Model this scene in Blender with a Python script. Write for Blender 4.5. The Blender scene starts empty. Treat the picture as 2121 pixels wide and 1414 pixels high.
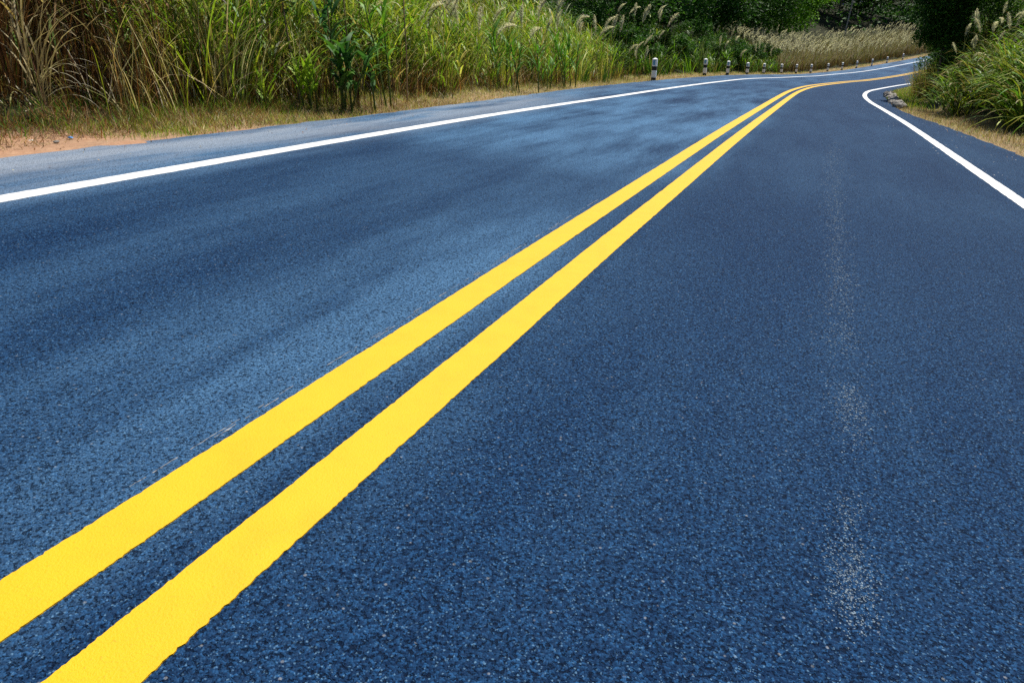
import bpy, math, random
import numpy as np
from mathutils import Vector

# ------------------------------------------------------------------ camera, sky, sun, exposure
SC = bpy.context.scene
COL = SC.collection
CAM_Z = 1.1036
PITCH = 23.2177
cam = bpy.data.cameras.new('camera')
cam.sensor_width = 36.0
cam.lens = 1450.0 / 2121.0 * 36.0
cam.clip_start = 0.05
cam.clip_end = 4000.0
cam_obj = bpy.data.objects.new('camera', cam)
COL.objects.link(cam_obj)
cam_obj.location = (0, 0, CAM_Z)
cam_obj.rotation_euler = (math.radians(90 - PITCH), 0, 0)
SC.camera = cam_obj

SUN_AZ, SUN_EL = math.radians(38.0), math.radians(60.0)
world = bpy.data.worlds.new('World')
SC.world = world
world.use_nodes = True
_nt = world.node_tree
_sky = _nt.nodes.new('ShaderNodeTexSky')
_sky.sky_type = 'NISHITA'
_sky.sun_disc = False
_sky.sun_elevation = SUN_EL
_sky.sun_rotation = SUN_AZ
_sky.air_density = 1.0
_sky.dust_density = 0.3
_sky.ozone_density = 2.0
_nt.links.new(_sky.outputs[0], _nt.nodes['Background'].inputs[0])
_nt.nodes['Background'].inputs[1].default_value = 0.062

sun = bpy.data.lights.new('sun', 'SUN')
sun.energy = 5.0
sun.angle = math.radians(0.5)
sun.color = (1.0, 0.965, 0.90)
sun_obj = bpy.data.objects.new('sun', sun)
COL.objects.link(sun_obj)
sun_obj.location = (-20, 40, 60)
_s = Vector((math.sin(SUN_AZ) * math.cos(SUN_EL), math.cos(SUN_AZ) * math.cos(SUN_EL), math.sin(SUN_EL)))
sun_obj.rotation_euler = (-_s).to_track_quat('-Z', 'Y').to_euler()

SC.view_settings.view_transform = 'Standard'
SC.view_settings.look = 'None'
SC.view_settings.exposure = 0.33
SC.view_settings.gamma = 1.0
SC.view_settings.use_curve_mapping = False
SC.render.engine = 'CYCLES'
SC.cycles.max_bounces = 6
SC.cycles.diffuse_bounces = 3
SC.cycles.glossy_bounces = 2
SC.cycles.transmission_bounces = 4
SC.cycles.transparent_max_bounces = 4
SC.cycles.use_denoising = False

RNG = np.random.default_rng(7)
random.seed(7)
rad = math.radians


# ------------------------------------------------------------------ helpers
def props(o, label=None, cat=None, group=None, kind=None):
    if label: o['label'] = label
    if cat: o['category'] = cat
    if group: o['group'] = group
    if kind or cat: o['kind'] = kind or 'thing'
    return o


def mesh_from(name, verts, faces, col=None, uv=None, smooth=False):
    """verts (N,3); faces: list of index arrays, each (M,3) or (M,4)"""
    me = bpy.data.meshes.new(name)
    verts = np.asarray(verts, np.float32)
    fl = [np.asarray(f, np.int32) for f in faces if len(f)]
    loops = np.concatenate([f.ravel() for f in fl])
    tot = np.concatenate([np.full(len(f), f.shape[1], np.int32) for f in fl])
    start = np.concatenate([[0], np.cumsum(tot)[:-1]]).astype(np.int32)
    me.vertices.add(len(verts)); me.vertices.foreach_set('co', verts.ravel())
    me.loops.add(len(loops)); me.loops.foreach_set('vertex_index', loops)
    me.polygons.add(len(tot))
    me.polygons.foreach_set('loop_start', start)
    me.polygons.foreach_set('loop_total', tot)
    me.polygons.foreach_set('use_smooth', np.full(len(tot), bool(smooth)))
    if col is not None:
        a = me.attributes.new('Col', 'FLOAT_COLOR', 'POINT')
        c = np.ones((len(verts), 4), np.float32); c[:, :3] = col
        a.data.foreach_set('color', c.ravel())
    if uv is not None:
        l = me.uv_layers.new(name='UVMap')
        l.data.foreach_set('uv', np.asarray(uv, np.float32)[loops].ravel())
    me.update(calc_edges=True)
    me.validate(verbose=False)
    return me


def obj(name, me, mat=None, parent=None, **kw):
    o = bpy.data.objects.new(name, me)
    COL.objects.link(o)
    if mat is not None and me is not None and not me.materials:
        me.materials.append(mat)
    if parent is not None:
        o.parent = parent
    return props(o, **kw)


def empty(name, loc, **kw):
    o = bpy.data.objects.new(name, None)
    COL.objects.link(o)
    o.location = loc
    o.empty_display_size = 0.1
    if kw.get('cat'): kw['kind'] = 'thing'
    return props(o, **kw)


def copy_tree(o, parent=None):
    c = o.copy(); COL.objects.link(c); c.parent = parent
    for ch in list(o.children):
        copy_tree(ch, c)
    return c


def curve(nodes):
    xs = np.array([n[0] for n in nodes], float); ys = np.array([n[1] for n in nodes], float)
    h = np.diff(xs); d = np.diff(ys) / h
    m = np.zeros_like(xs); m[0] = d[0]; m[-1] = d[-1]
    for i in range(1, len(xs) - 1):
        m[i] = (d[i - 1] * h[i] + d[i] * h[i - 1]) / (h[i] + h[i - 1])

    def f(q):
        q = np.asarray(q, float)
        i = np.clip(np.searchsorted(xs, q) - 1, 0, len(xs) - 2)
        t = (q - xs[i]) / h[i]; t2 = t * t; t3 = t2 * t
        r = (2*t3 - 3*t2 + 1)*ys[i] + (t3 - 2*t2 + t)*h[i]*m[i] + (-2*t3 + 3*t2)*ys[i+1] + (t3 - t2)*h[i]*m[i+1]
        r = np.where(q < xs[0], ys[0] + (q - xs[0])*m[0], r)
        return np.where(q > xs[-1], ys[-1] + (q - xs[-1])*m[-1], r)
    return f


# ------------------------------------------------------------------ the lie of the land (metres; x right, y ahead)
XC = curve([(-30, -13.55), (1.0, -.850), (1.5, -.642), (2, -.436), (2.5, -.228), (3.2, .060), (4.2, .476), (5.5, 1.024), (7.5, 1.866),
            (10, 2.924), (13, 4.209), (16, 5.506), (19, 6.803), (22, 8.105), (25, 9.426), (28, 10.817), (32, 12.808),
            (36, 15.015), (40, 17.33), (45, 20.25), (50, 23.3), (56, 27.1), (62, 31.25), (68, 35.75), (80, 45.5), (95, 59.5), (120, 88)])
XW = curve([(-30, -16.35), (3.99, -2.92), (5.56, -2.30), (9.65, -.64), (17.21, 2.69), (21.78, 4.72), (28.8, 7.98), (34.84, 10.95), (42.07, 15.2),
            (50.65, 20.15), (60.69, 26.3), (67.28, 31.2), (74.88, 37.05), (81.2, 42.3), (95, 55.2), (120, 83.5)])
XR = curve([(-30, -9.7), (6.63, 4.87), (10.5, 6.41), (16.18, 8.65), (19.63, 9.95), (23.55, 11.42), (26.66, 12.72), (29.31, 13.97), (32.94, 15.88),
            (36.58, 18.05), (43.36, 22.19), (51.97, 27.58), (60, 33.2), (68, 39.1), (80, 49.2), (95, 63.8), (120, 92.5)])
XPL = curve([(-30, -17.9), (3.0, -4.5), (5.07, -3.63), (5.79, -3.34), (6.41, -3.03), (7.26, -2.68), (9.35, -1.79), (11.97, -.75), (18.4, 1.80), (22.16, 3.43),
             (29.25, 6.66), (35.92, 9.95), (42, 13.3), (49.1, 17.75), (61.49, 25.35), (67.22, 29.4), (79.82, 39.1), (87.86, 46.3), (95, 53.4), (120, 81.5)])
XPR = curve([(-30, -8.2), (10.92, 7.80), (14.61, 9.01), (16.47, 9.57), (18.45, 10.10), (21.37, 11.15), (23.78, 12.20), (27.43, 13.86), (31.73, 16.02),
             (36.25, 18.62), (43.4, 22.9), (52, 28.3), (60, 33.95), (68, 39.9), (80, 50.1), (95, 64.8), (120, 93.7)])


def head(f, y):
    return np.arctan((f(y + .3) - f(y - .3)) / .6)


_A = rad(28)


def road_z(x, y):
    u = x*math.sin(_A) + y*math.cos(_A)
    w = np.clip(u - 55, 0, 60)
    return -0.0800546*x + 0.0101104*y + 1e-3*w*w + 0.05*np.clip(u - 115, 0, 1e9)


def ground_z(x, y):
    x = np.asarray(x, float); y = np.asarray(y, float)
    yl = np.clip(y, -60, 125)
    dl = (XPL(yl) - x)*np.cos(head(XPL, yl))
    dr = (x - XPR(yl))*np.cos(head(XPR, yl))
    xr = np.clip(x, XPL(yl) - 40, XPR(yl) + 30)
    z = road_z(xr, yl) - 0.045
    z = z + 0.10*np.clip(dl - 1.3, 0, 6) + 0.28*np.clip(dl - 7, 0, 90)
    z = z + 0.90*np.clip(dr - 1.3, 0, 6) + 0.35*np.clip(dr - 7.3, 0, 90)
    z = z + 0.12*np.clip(y - 125, 0, 200)
    out = np.clip(np.minimum(np.maximum(dl, dr), 1.0), 0, 1)
    z = z + out*0.03*(np.sin(x*2.3 + 1.1*y) + np.sin(1.7*y - 3.1*x) + .6*np.sin(5.1*x + 4.3*y))
    return z


def left_pt(t, d):
    """point d metres left of the pavement's left edge at station y = t"""
    H = head(XPL, t)
    return XPL(t) - np.cos(H)*d, t + np.sin(H)*d


def right_pt(t, d):
    H = head(XPR, t)
    return XPR(t) + np.cos(H)*d, t - np.sin(H)*d


# ------------------------------------------------------------------ materials
def mat(name):
    m = bpy.data.materials.new(name); m.use_nodes = True
    nt = m.node_tree
    return m, nt, nt.nodes, nt.links, nt.nodes['Principled BSDF']


def nd(nt, typ, **kw):
    n = nt.nodes.new(typ)
    for k, v in kw.items():
        if k == 'ins':
            for a, b in v.items(): n.inputs[a].default_value = b
        else:
            setattr(n, k, v)
    return n


def mathn(nt, op, a, b=None, clamp=False):
    n = nd(nt, 'ShaderNodeMath', operation=op, use_clamp=clamp)
    for i, v in enumerate((a, b)):
        if v is None: continue
        if isinstance(v, (int, float)): n.inputs[i].default_value = v
        else: nt.links.new(v, n.inputs[i])
    return n.outputs[0]


def mixc(nt, fac, a, b, blend='MIX'):
    n = nd(nt, 'ShaderNodeMix', data_type='RGBA', blend_type=blend)
    for i, v in ((0, fac), (6, a), (7, b)):
        if isinstance(v, (int, float)): n.inputs[i].default_value = v
        elif isinstance(v, tuple): n.inputs[i].default_value = (*v, 1)
        else: nt.links.new(v, n.inputs[i])
    return n.outputs[2]


def ramp(nt, src, lo, hi, a=0.0, b=1.0):
    n = nd(nt, 'ShaderNodeMapRange', clamp=True, interpolation_type='SMOOTHSTEP')
    nt.links.new(src, n.inputs[0])
    n.inputs[1].default_value = lo; n.inputs[2].default_value = hi
    n.inputs[3].default_value = a; n.inputs[4].default_value = b
    return n.outputs[0]


def noise(nt, vec, scale, detail=3.0, rough=.55):
    n = nd(nt, 'ShaderNodeTexNoise', ins={'Scale': scale, 'Detail': detail, 'Roughness': rough})
    nt.links.new(vec, n.inputs['Vector'])
    return n.outputs['Fac']


def mapping(nt, vec, scale):
    n = nd(nt, 'ShaderNodeMapping', ins={'Scale': scale})
    nt.links.new(vec, n.inputs['Vector'])
    return n.outputs[0]


def asphalt_material():
    m, nt, N, L, B = mat('asphalt')
    tc = nd(nt, 'ShaderNodeTexCoord')
    ob, uv = tc.outputs['Object'], tc.outputs['UV']
    sep = nd(nt, 'ShaderNodeSeparateXYZ'); L.new(uv, sep.inputs[0])
    u, v = sep.outputs[0], sep.outputs[1]
    vor = nd(nt, 'ShaderNodeTexVoronoi', ins={'Scale': 190.0, 'Randomness': 1.0}); L.new(ob, vor.inputs['Vector'])
    vor2 = nd(nt, 'ShaderNodeTexVoronoi', ins={'Scale': 80.0, 'Randomness': 1.0}); L.new(ob, vor2.inputs['Vector'])
    cs = nd(nt, 'ShaderNodeSeparateColor'); L.new(vor.outputs['Color'], cs.inputs[0])
    cs2 = nd(nt, 'ShaderNodeSeparateColor'); L.new(vor2.outputs['Color'], cs2.inputs[0])
    grain = mathn(nt, 'MULTIPLY', mathn(nt, 'POWER', cs.outputs[0], 2.6), 1.0)
    base = mixc(nt, grain, (.0028, .0160, .052), (.017, .074, .185))
    # pits between the stones
    pit = ramp(nt, noise(nt, ob, 105, 3.0, .65), .38, .46, 1.0, 0.0)
    base = mixc(nt, mathn(nt, 'MULTIPLY', pit, .9), base, (.0025, .008, .024))
    vor3 = nd(nt, 'ShaderNodeTexVoronoi', ins={'Scale': 280.0, 'Randomness': 1.0}); L.new(ob, vor3.inputs['Vector'])
    cs3 = nd(nt, 'ShaderNodeSeparateColor'); L.new(vor3.outputs['Color'], cs3.inputs[0])
    base = mixc(nt, mathn(nt, 'MULTIPLY', ramp(nt, cs3.outputs[2], .955, .98), .5), base, (.15, .29, .44))
    # pale stones
    speck = ramp(nt, cs2.outputs[1], .975, .985)
    speck = mathn(nt, 'MULTIPLY', speck, ramp(nt, vor2.outputs['Distance'], .20, .36, 1.0, 0.0))
    base = mixc(nt, mathn(nt, 'MULTIPLY', speck, .6), base, (.26, .27, .28))
    # worn streaks and sheen painted into the colour that run with the traffic, mostly in the far lane
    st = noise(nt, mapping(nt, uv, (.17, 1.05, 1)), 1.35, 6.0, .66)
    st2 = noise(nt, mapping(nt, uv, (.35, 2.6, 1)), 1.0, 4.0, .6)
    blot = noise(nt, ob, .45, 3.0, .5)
    # painted-in sheen and worn patches lie beside the yellow stripe close by, and across the far lane from some seven metres on
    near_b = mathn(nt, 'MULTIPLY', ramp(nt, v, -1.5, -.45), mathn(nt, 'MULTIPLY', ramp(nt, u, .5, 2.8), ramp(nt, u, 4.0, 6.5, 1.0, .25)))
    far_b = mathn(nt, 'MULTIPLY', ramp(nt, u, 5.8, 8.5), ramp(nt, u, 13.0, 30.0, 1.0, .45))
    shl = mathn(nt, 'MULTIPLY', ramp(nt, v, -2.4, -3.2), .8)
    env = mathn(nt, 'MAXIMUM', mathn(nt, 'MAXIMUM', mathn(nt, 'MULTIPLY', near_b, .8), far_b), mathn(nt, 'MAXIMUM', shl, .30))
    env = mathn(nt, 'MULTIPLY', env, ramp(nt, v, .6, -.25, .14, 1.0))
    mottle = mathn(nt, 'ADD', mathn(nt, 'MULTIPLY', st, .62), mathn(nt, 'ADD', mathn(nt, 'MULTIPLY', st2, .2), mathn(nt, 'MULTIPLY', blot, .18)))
    wear_sheen = mathn(nt, 'MULTIPLY', ramp(nt, mottle, .345, .64), env)
    wear_sheen_eff = mathn(nt, 'MULTIPLY', wear_sheen, mathn(nt, 'ADD', .30, mathn(nt, 'MULTIPLY', cs.outputs[1], .75)))
    wear_sheen_eff = mathn(nt, 'MULTIPLY', wear_sheen_eff, mathn(nt, 'SUBTRACT', 1.0, mathn(nt, 'MULTIPLY', pit, .7)))
    base = mixc(nt, mathn(nt, 'MULTIPLY', wear_sheen_eff, 1.05, True), base, (.115, .26, .45))
    # grey dust blown onto the left shoulder
    dust = mathn(nt, 'MULTIPLY', ramp(nt, v, -2.7, -3.9), ramp(nt, noise(nt, mapping(nt, uv, (.22, 1.6, 1)), 1.2, 5.0, .65), .30, .58))
    dust = mathn(nt, 'MULTIPLY', dust, ramp(nt, u, 10.5, 17.5, 1.0, .12))
    base = mixc(nt, mathn(nt, 'MULTIPLY', dust, .85), base, (.30, .345, .41))
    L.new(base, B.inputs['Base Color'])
    rg = mathn(nt, 'SUBTRACT', .66, mathn(nt, 'MULTIPLY', wear_sheen, .16))
    L.new(rg, B.inputs['Roughness'])
    B.inputs['Specular IOR Level'].default_value = .07
    hgt = mathn(nt, 'ADD', mathn(nt, 'MULTIPLY', vor.outputs['Distance'], -.55),
                mathn(nt, 'ADD', mathn(nt, 'MULTIPLY', vor2.outputs['Distance'], -.35), mathn(nt, 'MULTIPLY', pit, -.6)))
    bp = nd(nt, 'ShaderNodeBump', ins={'Strength': 1.0, 'Distance': .006}); L.new(hgt, bp.inputs['Height'])
    L.new(bp.outputs[0], B.inputs['Normal'])
    return m


def paint_material(name, c, dirt):
    m, nt, N, L, B = mat(name)
    tc = nd(nt, 'ShaderNodeTexCoord'); ob = tc.outputs['Object']
    n1 = noise(nt, ob, 9, 4.0, .6); n2 = noise(nt, ob, 160, 3.0, .7); n3 = noise(nt, ob, 45, 2.0, .6)
    base = mixc(nt, ramp(nt, n1, .35, .75, 0, .55), c, tuple(x*.88 for x in c))
    base = mixc(nt, ramp(nt, n2, .60, .74, 0, .5), base, dirt)
    base = mixc(nt, ramp(nt, noise(nt, ob, 2.2, 5.0, .7), .5, .8, 0, .28), base, tuple(x*.72 for x in c))
    base = mixc(nt, ramp(nt, n3, .74, .80, 0, .5), base, dirt)
    L.new(base, B.inputs['Base Color'])
    B.inputs['Roughness'].default_value = .62
    B.inputs['Specular IOR Level'].default_value = .3
    bp = nd(nt, 'ShaderNodeBump', ins={'Strength': .7, 'Distance': .003}); L.new(n2, bp.inputs['Height'])
    L.new(bp.outputs[0], B.inputs['Normal'])
    return m


def soil_material():
    m, nt, N, L, B = mat('soil')
    tc = nd(nt, 'ShaderNodeTexCoord'); ob = tc.outputs['Object']
    n1 = noise(nt, ob, 1.3, 5.0, .6); n2 = noise(nt, ob, 14, 5.0, .7); n3 = noise(nt, ob, 60, 3.0, .7)
    base = mixc(nt, ramp(nt, n1, .3, .7), (.40, .215, .125), (.33, .205, .13))
    base = mixc(nt, ramp(nt, n2, .42, .72, 0, .7), base, (.50, .32, .20))
    base = mixc(nt, ramp(nt, n3, .60, .74, 0, .7), base, (.12, .065, .035))
    at = nd(nt, 'ShaderNodeAttribute', attribute_name='Col')
    sp = nd(nt, 'ShaderNodeSeparateColor'); L.new(at.outputs['Color'], sp.inputs[0])
    thatch = mixc(nt, ramp(nt, n3, .3, .7), (.17, .115, .06), (.36, .27, .15))
    base = mixc(nt, mathn(nt, 'MULTIPLY', sp.outputs[1], ramp(nt, n1, .25, .6, .55, 1.0)), base, thatch)
    litter = mixc(nt, ramp(nt, n2, .35, .7), (.012, .020, .007), (.045, .038, .018))
    cover = ramp(nt, mathn(nt, 'ADD', sp.outputs[0], mathn(nt, 'MULTIPLY', n2, .3)), .42, .75)
    base = mixc(nt, cover, base, litter)
    L.new(base, B.inputs['Base Color'])
    B.inputs['Roughness'].default_value = .95
    B.inputs['Specular IOR Level'].default_value = .1
    bp = nd(nt, 'ShaderNodeBump', ins={'Strength': .8, 'Distance': .02}); L.new(n2, bp.inputs['Height'])
    L.new(bp.outputs[0], B.inputs['Normal'])
    return m


def leaf_material(name, trans=.38, rough=.5, spec=.35, sat=1.0):
    m, nt, N, L, B = mat(name)
    at = nd(nt, 'ShaderNodeAttribute', attribute_name='Col')
    tc = nd(nt, 'ShaderNodeTexCoord')
    n1 = noise(nt, tc.outputs['Object'], 7.0, 3.0, .6)
    c = mixc(nt, 1.0, at.outputs['Color'], mixc(nt, ramp(nt, n1, .3, .7), (.72, .74, .7), (1.22, 1.2, 1.12)), 'MULTIPLY')
    L.new(c, B.inputs['Base Color'])
    B.inputs['Roughness'].default_value = rough
    B.inputs['Specular IOR Level'].default_value = spec
    tr = nd(nt, 'ShaderNodeBsdfTranslucent')
    L.new(mixc(nt, 1.0, c, (1.15, 1.2, .75), 'MULTIPLY'), tr.inputs['Color'])
    mx = nd(nt, 'ShaderNodeMixShader', ins={0: trans})
    L.new(B.outputs[0], mx.inputs[1]); L.new(tr.outputs[0], mx.inputs[2])
    L.new(mx.outputs[0], N['Material Output'].inputs['Surface'])
    return m


def simple_material(name, c, rough=.7, spec=.3, var=.25, scale=20, bump=0.0, dist=.01):
    m, nt, N, L, B = mat(name)
    tc = nd(nt, 'ShaderNodeTexCoord')
    n1 = noise(nt, tc.outputs['Object'], scale, 5.0, .65)
    base = mixc(nt, ramp(nt, n1, .3, .72), tuple(x*(1 - var) for x in c), tuple(min(1, x*(1 + var)) for x in c))
    L.new(base, B.inputs['Base Color'])
    B.inputs['Roughness'].default_value = rough
    B.inputs['Specular IOR Level'].default_value = spec
    if bump:
        bp = nd(nt, 'ShaderNodeBump', ins={'Strength': bump, 'Distance': dist}); L.new(n1, bp.inputs['Height'])
        L.new(bp.outputs[0], B.inputs['Normal'])
    return m


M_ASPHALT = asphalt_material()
M_YELLOW = paint_material('yellow_road_paint', (.75, .432, .007), (.40, .20, .02))
M_WHITE = paint_material('white_road_paint', (.80, .80, .79), (.36, .37, .38))
M_SOIL = soil_material()
M_GRASS = leaf_material('grass_blade', .30, .5, .22)
M_DRY = leaf_material('dry_grass', .22, .7, .15)
M_LEAF = leaf_material('broad_leaf', .28, .55, .2)
M_TREE = leaf_material('tree_leaf', .25, .6, .15)
M_PLUME = leaf_material('plume', .5, .9, .03)
M_BARK = simple_material('bark', (.16, .12, .085), .9, .15, .4, 14, .6)
M_PALEBARK = simple_material('pale_bark', (.34, .32, .29), .85, .2, .3, 9, .5)
M_STONE = simple_material('stone', (.34, .31, .28), .85, .25, .4, 11, .8, .03)
M_ROCK = simple_material('pinkish_rock', (.42, .35, .30), .9, .2, .3, 6, .8, .05)
M_PWHITE = simple_material('post_white_paint', (.90, .91, .92), .55, .4, .06, 14)
M_PBLACK = simple_material('post_black_paint', (.012, .012, .014), .5, .4, .3, 14)
M_REFL = simple_material('reflector_film', (.12, .33, .55), .3, .5, .25, 30)
M_BLUEPLASTIC = simple_material('blue_plastic', (.05, .25, .62), .4, .5, .2, 20)
M_PALELITTER = simple_material('pale_litter', (.66, .66, .63), .7, .3, .15, 20)

# ------------------------------------------------------------------ ground sheet
def build_ground():
    ys = np.concatenate([np.linspace(-60, 0, 13), np.arange(.5, 30, .2), np.arange(30, 50, .8), np.arange(50, 125, 2.5), [130, 150, 180, 230, 320, 500]])
    offL = -np.array([420, 260, 160, 110, 80, 60, 45, 34, 26, 20, 15, 11, 8.5, 7, 5.5, 4.2, 3.2, 2.5, 2.0, 1.6, 1.3, 1.0, .75, .5, .3, .12, 0])
    offR = -offL[::-1]
    V, G = [], []
    for y in ys:
        yc = min(y, 125)
        a, b = float(XPL(yc)), float(XPR(yc))
        xs = np.concatenate([a + offL, a + (b - a)*np.array([.2, .5, .8]), b + offR])
        ins = np.array([.05, .11, .18, .28, .45])
        xs = np.concatenate([a + offL, a + ins, [.5*(a + b)], b - ins[::-1], b + offR])
        z = ground_z(xs, np.full_like(xs, y))
        q = np.full_like(xs, y)
        sp = .5 + .28*np.sin(q*3.1 + xs*1.3) + .22*np.sin(q*7.7 + 2*xs) + .25*np.sin(q*1.1) + .3*np.sin(q*19.3 + 5*xs)
        e = np.minimum(np.abs(xs - a), np.abs(xs - b))
        amt = np.where(np.abs(xs - a) < np.abs(xs - b), np.interp(y, [2, 5.0, 7.0, 9], [1.2, 1.0, .5, .38]), .42)
        z = z + np.clip(1 - e/.34, 0, 1)*np.clip(sp, 0, 1.3)*amt*.075
        V.append(np.stack([xs, np.full_like(xs, y), z], 1))
        off = np.concatenate([-offL, np.zeros(11), offR]); G.append(np.stack([np.clip((off - .9)/1.2, 0, 1) if y < 122 else np.ones_like(off), np.full_like(off, np.clip((y - 6.6)/1.6, 0, 1)), 0*off], 1))
    V = np.array(V); nr, nc = V.shape[:2]
    G = np.array(G).reshape(-1, 3)
    idx = np.arange(nr*nc).reshape(nr, nc)
    F = np.stack([idx[:-1, :-1], idx[:-1, 1:], idx[1:, 1:], idx[1:, :-1]], -1).reshape(-1, 4)
    obj('ground', mesh_from('ground', V.reshape(-1, 3), [F], G, smooth=True), M_SOIL, label='reddish soil ground and grassy banks beside the road', kind='structure')


build_ground()

# ------------------------------------------------------------------ road and markings
def stations(y0, y1, near=.006):
    out = [y0]
    while out[-1] < y1:
        y = out[-1]
        r = max(1.0, abs(y) if y > 0 else 1.0)
        out.append(y + (near*r**1.25 if y > .5 else .12))
    return np.array(out)


_ys_fine = np.linspace(-30, 125, 3101)
_arc = np.concatenate([[0], np.cumsum(np.hypot(np.diff(_ys_fine), np.diff(XC(_ys_fine))))])


def uv_of(x, y):
    H = head(XC, y)
    return np.stack([np.interp(y, _ys_fine, _arc) - 32 + (x - XC(y))*np.sin(H), (x - XC(y))*np.cos(H)], -1)


def build_road():
    ys = np.concatenate([np.arange(-30, 0, 1.0), np.arange(0, 60, .2), np.arange(60, 121, 1.0)])
    fr = np.linspace(0, 1, 15)
    rows, uvs = [], []
    jl = RNG.normal(0, .02, len(ys)); jr = RNG.normal(0, .02, len(ys))
    for i, y in enumerate(ys):
        a, b = float(XPL(y)) + jl[i], float(XPR(y)) + jr[i]
        xs = a + (b - a)*fr
        z = road_z(xs, y)
        P = np.stack([xs, np.full_like(xs, y), z], 1)
        lo = P[[0, -1]].copy(); lo[:, 2] -= .09; lo[0, 0] -= .02; lo[1, 0] += .02
        row = np.concatenate([lo[:1], P, lo[1:]])
        rows.append(row); uvs.append(uv_of(row[:, 0], row[:, 1]))
    V = np.array(rows); U = np.array(uvs); nr, nc = V.shape[:2]
    idx = np.arange(nr*nc).reshape(nr, nc)
    F = np.stack([idx[:-1, :-1], idx[:-1, 1:], idx[1:, 1:], idx[1:, :-1]], -1).reshape(-1, 4)
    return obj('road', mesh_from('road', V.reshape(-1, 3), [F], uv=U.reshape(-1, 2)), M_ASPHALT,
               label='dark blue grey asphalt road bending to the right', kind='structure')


ROAD = build_road()


def ribbon(name, xf, off, width, material, label=None, y0=-25, y1=118, jit=.0012, gaps=None, h=.0035):
    """a painted stripe with a ragged edge and a real thickness; off = lateral shift from the guide curve"""
    ys = stations(y0, y1)
    H = head(xf, ys)
    cx, cy = xf(ys), ys
    lw = [None, None]
    for s in (0, 1):
        n = RNG.normal(0, 1, len(ys))
        k = np.exp(-np.linspace(-2, 2, 5)**2); k /= k.sum()
        slow = np.convolve(RNG.normal(0, 1, len(ys)), np.ones(25)/5, 'same')
        lw[s] = jit*(n*.55 + np.convolve(n, k, 'same')*.5 + .10*slow - 2.2*(RNG.random(len(ys)) < .03)*(1 - 2*s)*-1)
    a = off - width/2 + lw[0]; b = off + width/2 + lw[1]
    nx, ny = np.cos(H), -np.sin(H)
    rows = []
    for o, dz in ((a, -.002), (a, h), (b, h), (b, -.002)):
        x = cx + nx*o; y = cy + ny*o
        rows.append(np.stack([x, y, road_z(x, y) + dz], 1))
    V = np.stack(rows, 1); n = len(ys)
    idx = np.arange(n*4).reshape(n, 4)
    F = np.stack([idx[:-1, :-1], idx[:-1, 1:], idx[1:, 1:], idx[1:, :-1]], -1)
    if gaps is not None:
        keep = gaps(ys[:-1]); F = F[keep]
    o = obj(name, mesh_from(name, V.reshape(-1, 3), [F.reshape(-1, 4)]), material, ROAD)
    if label: o['label'] = label
    return o


ribbon('center_line', XC, -.1455, .147, M_YELLOW, 'left stripe of the double yellow centre line')
ribbon('center_line', XC, .1455, .147, M_YELLOW, 'right stripe of the double yellow centre line')
ribbon('edge_line', XW, 0, .147, M_WHITE, 'white edge line beside the left shoulder', jit=.0025)
ribbon('edge_line', XR, 0, .150, M_WHITE, 'white edge line beside the right shoulder', jit=.003)
M_GUIDE = simple_material('faded_guide_paint', (.20, .21, .225), .8, .2, .5, 60)
ribbon('guide_line', XC, -.262, .0022, M_GUIDE, 'thin faded marking out line beside the yellow stripe', y0=1.35, y1=5.2, jit=.0014, h=.0008,
       gaps=lambda y: (np.sin(y*9.1) + np.sin(y*23.7 + 1) + np.sin(y*57.3)) > -.35)
ribbon('guide_line', XC, -.250, .0018, M_GUIDE, None, y0=1.6, y1=4.4, jit=.0014, h=.0008,
       gaps=lambda y: (np.sin(y*7.3 + 2) + np.sin(y*31.7 + 1) + np.sin(y*77.3)) > .35)


def flecks(name, pts, size, material, label):
    """tiny flat chips lying on the asphalt"""
    n = len(pts); k = 5
    ang = np.linspace(0, 2*np.pi, k, endpoint=False)[None] + RNG.random((n, 1))*6.28
    r = size[:, None]*(.45 + .75*RNG.random((n, k)))
    x = pts[:, :1] + r*np.cos(ang); y = pts[:, 1:2] + r*np.sin(ang)
    z = road_z(x, y) + .0012
    V = np.stack([x, y, z], -1).reshape(-1, 3)
    b = np.arange(n)[:, None]*k
    F = np.concatenate([np.stack([b[:, 0], b[:, 0] + i, b[:, 0] + i + 1], 1) for i in range(1, k - 1)])
    return obj(name, mesh_from(name, V, [F]), material, label=label, kind='stuff')


def chalk_points():
    P = []
    for (x, y, sx, sy, n) in ((.80, 1.30, .033, .095, 380), (.745, 1.18, .03, .04, 90), (.90, 1.55, .025, .06, 90), (1.21, 2.21, .04, .11, 230), (1.12, 2.0, .03, .1, 90),
                              (1.44, 2.82, .04, .14, 130), (1.67, 3.35, .05, .25, 220), (1.9, 3.9, .04, .3, 120), (2.18, 4.57, .05, .45, 200), (2.65, 5.7, .05, .6, 160), (3.15, 6.93, .06, .8, 200), (4.0, 8.9, .06, 1.0, 160)):
        n = int(n*1.7); v = RNG.normal(0, 1, (n, 2))
        c, s = math.cos(rad(24)), math.sin(rad(24))
        lx, ly = v[:, 0]*sx, v[:, 1]*sy
        P.append(np.stack([x + lx*c + ly*s, y - lx*s + ly*c], 1))
    return np.concatenate(P)


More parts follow.
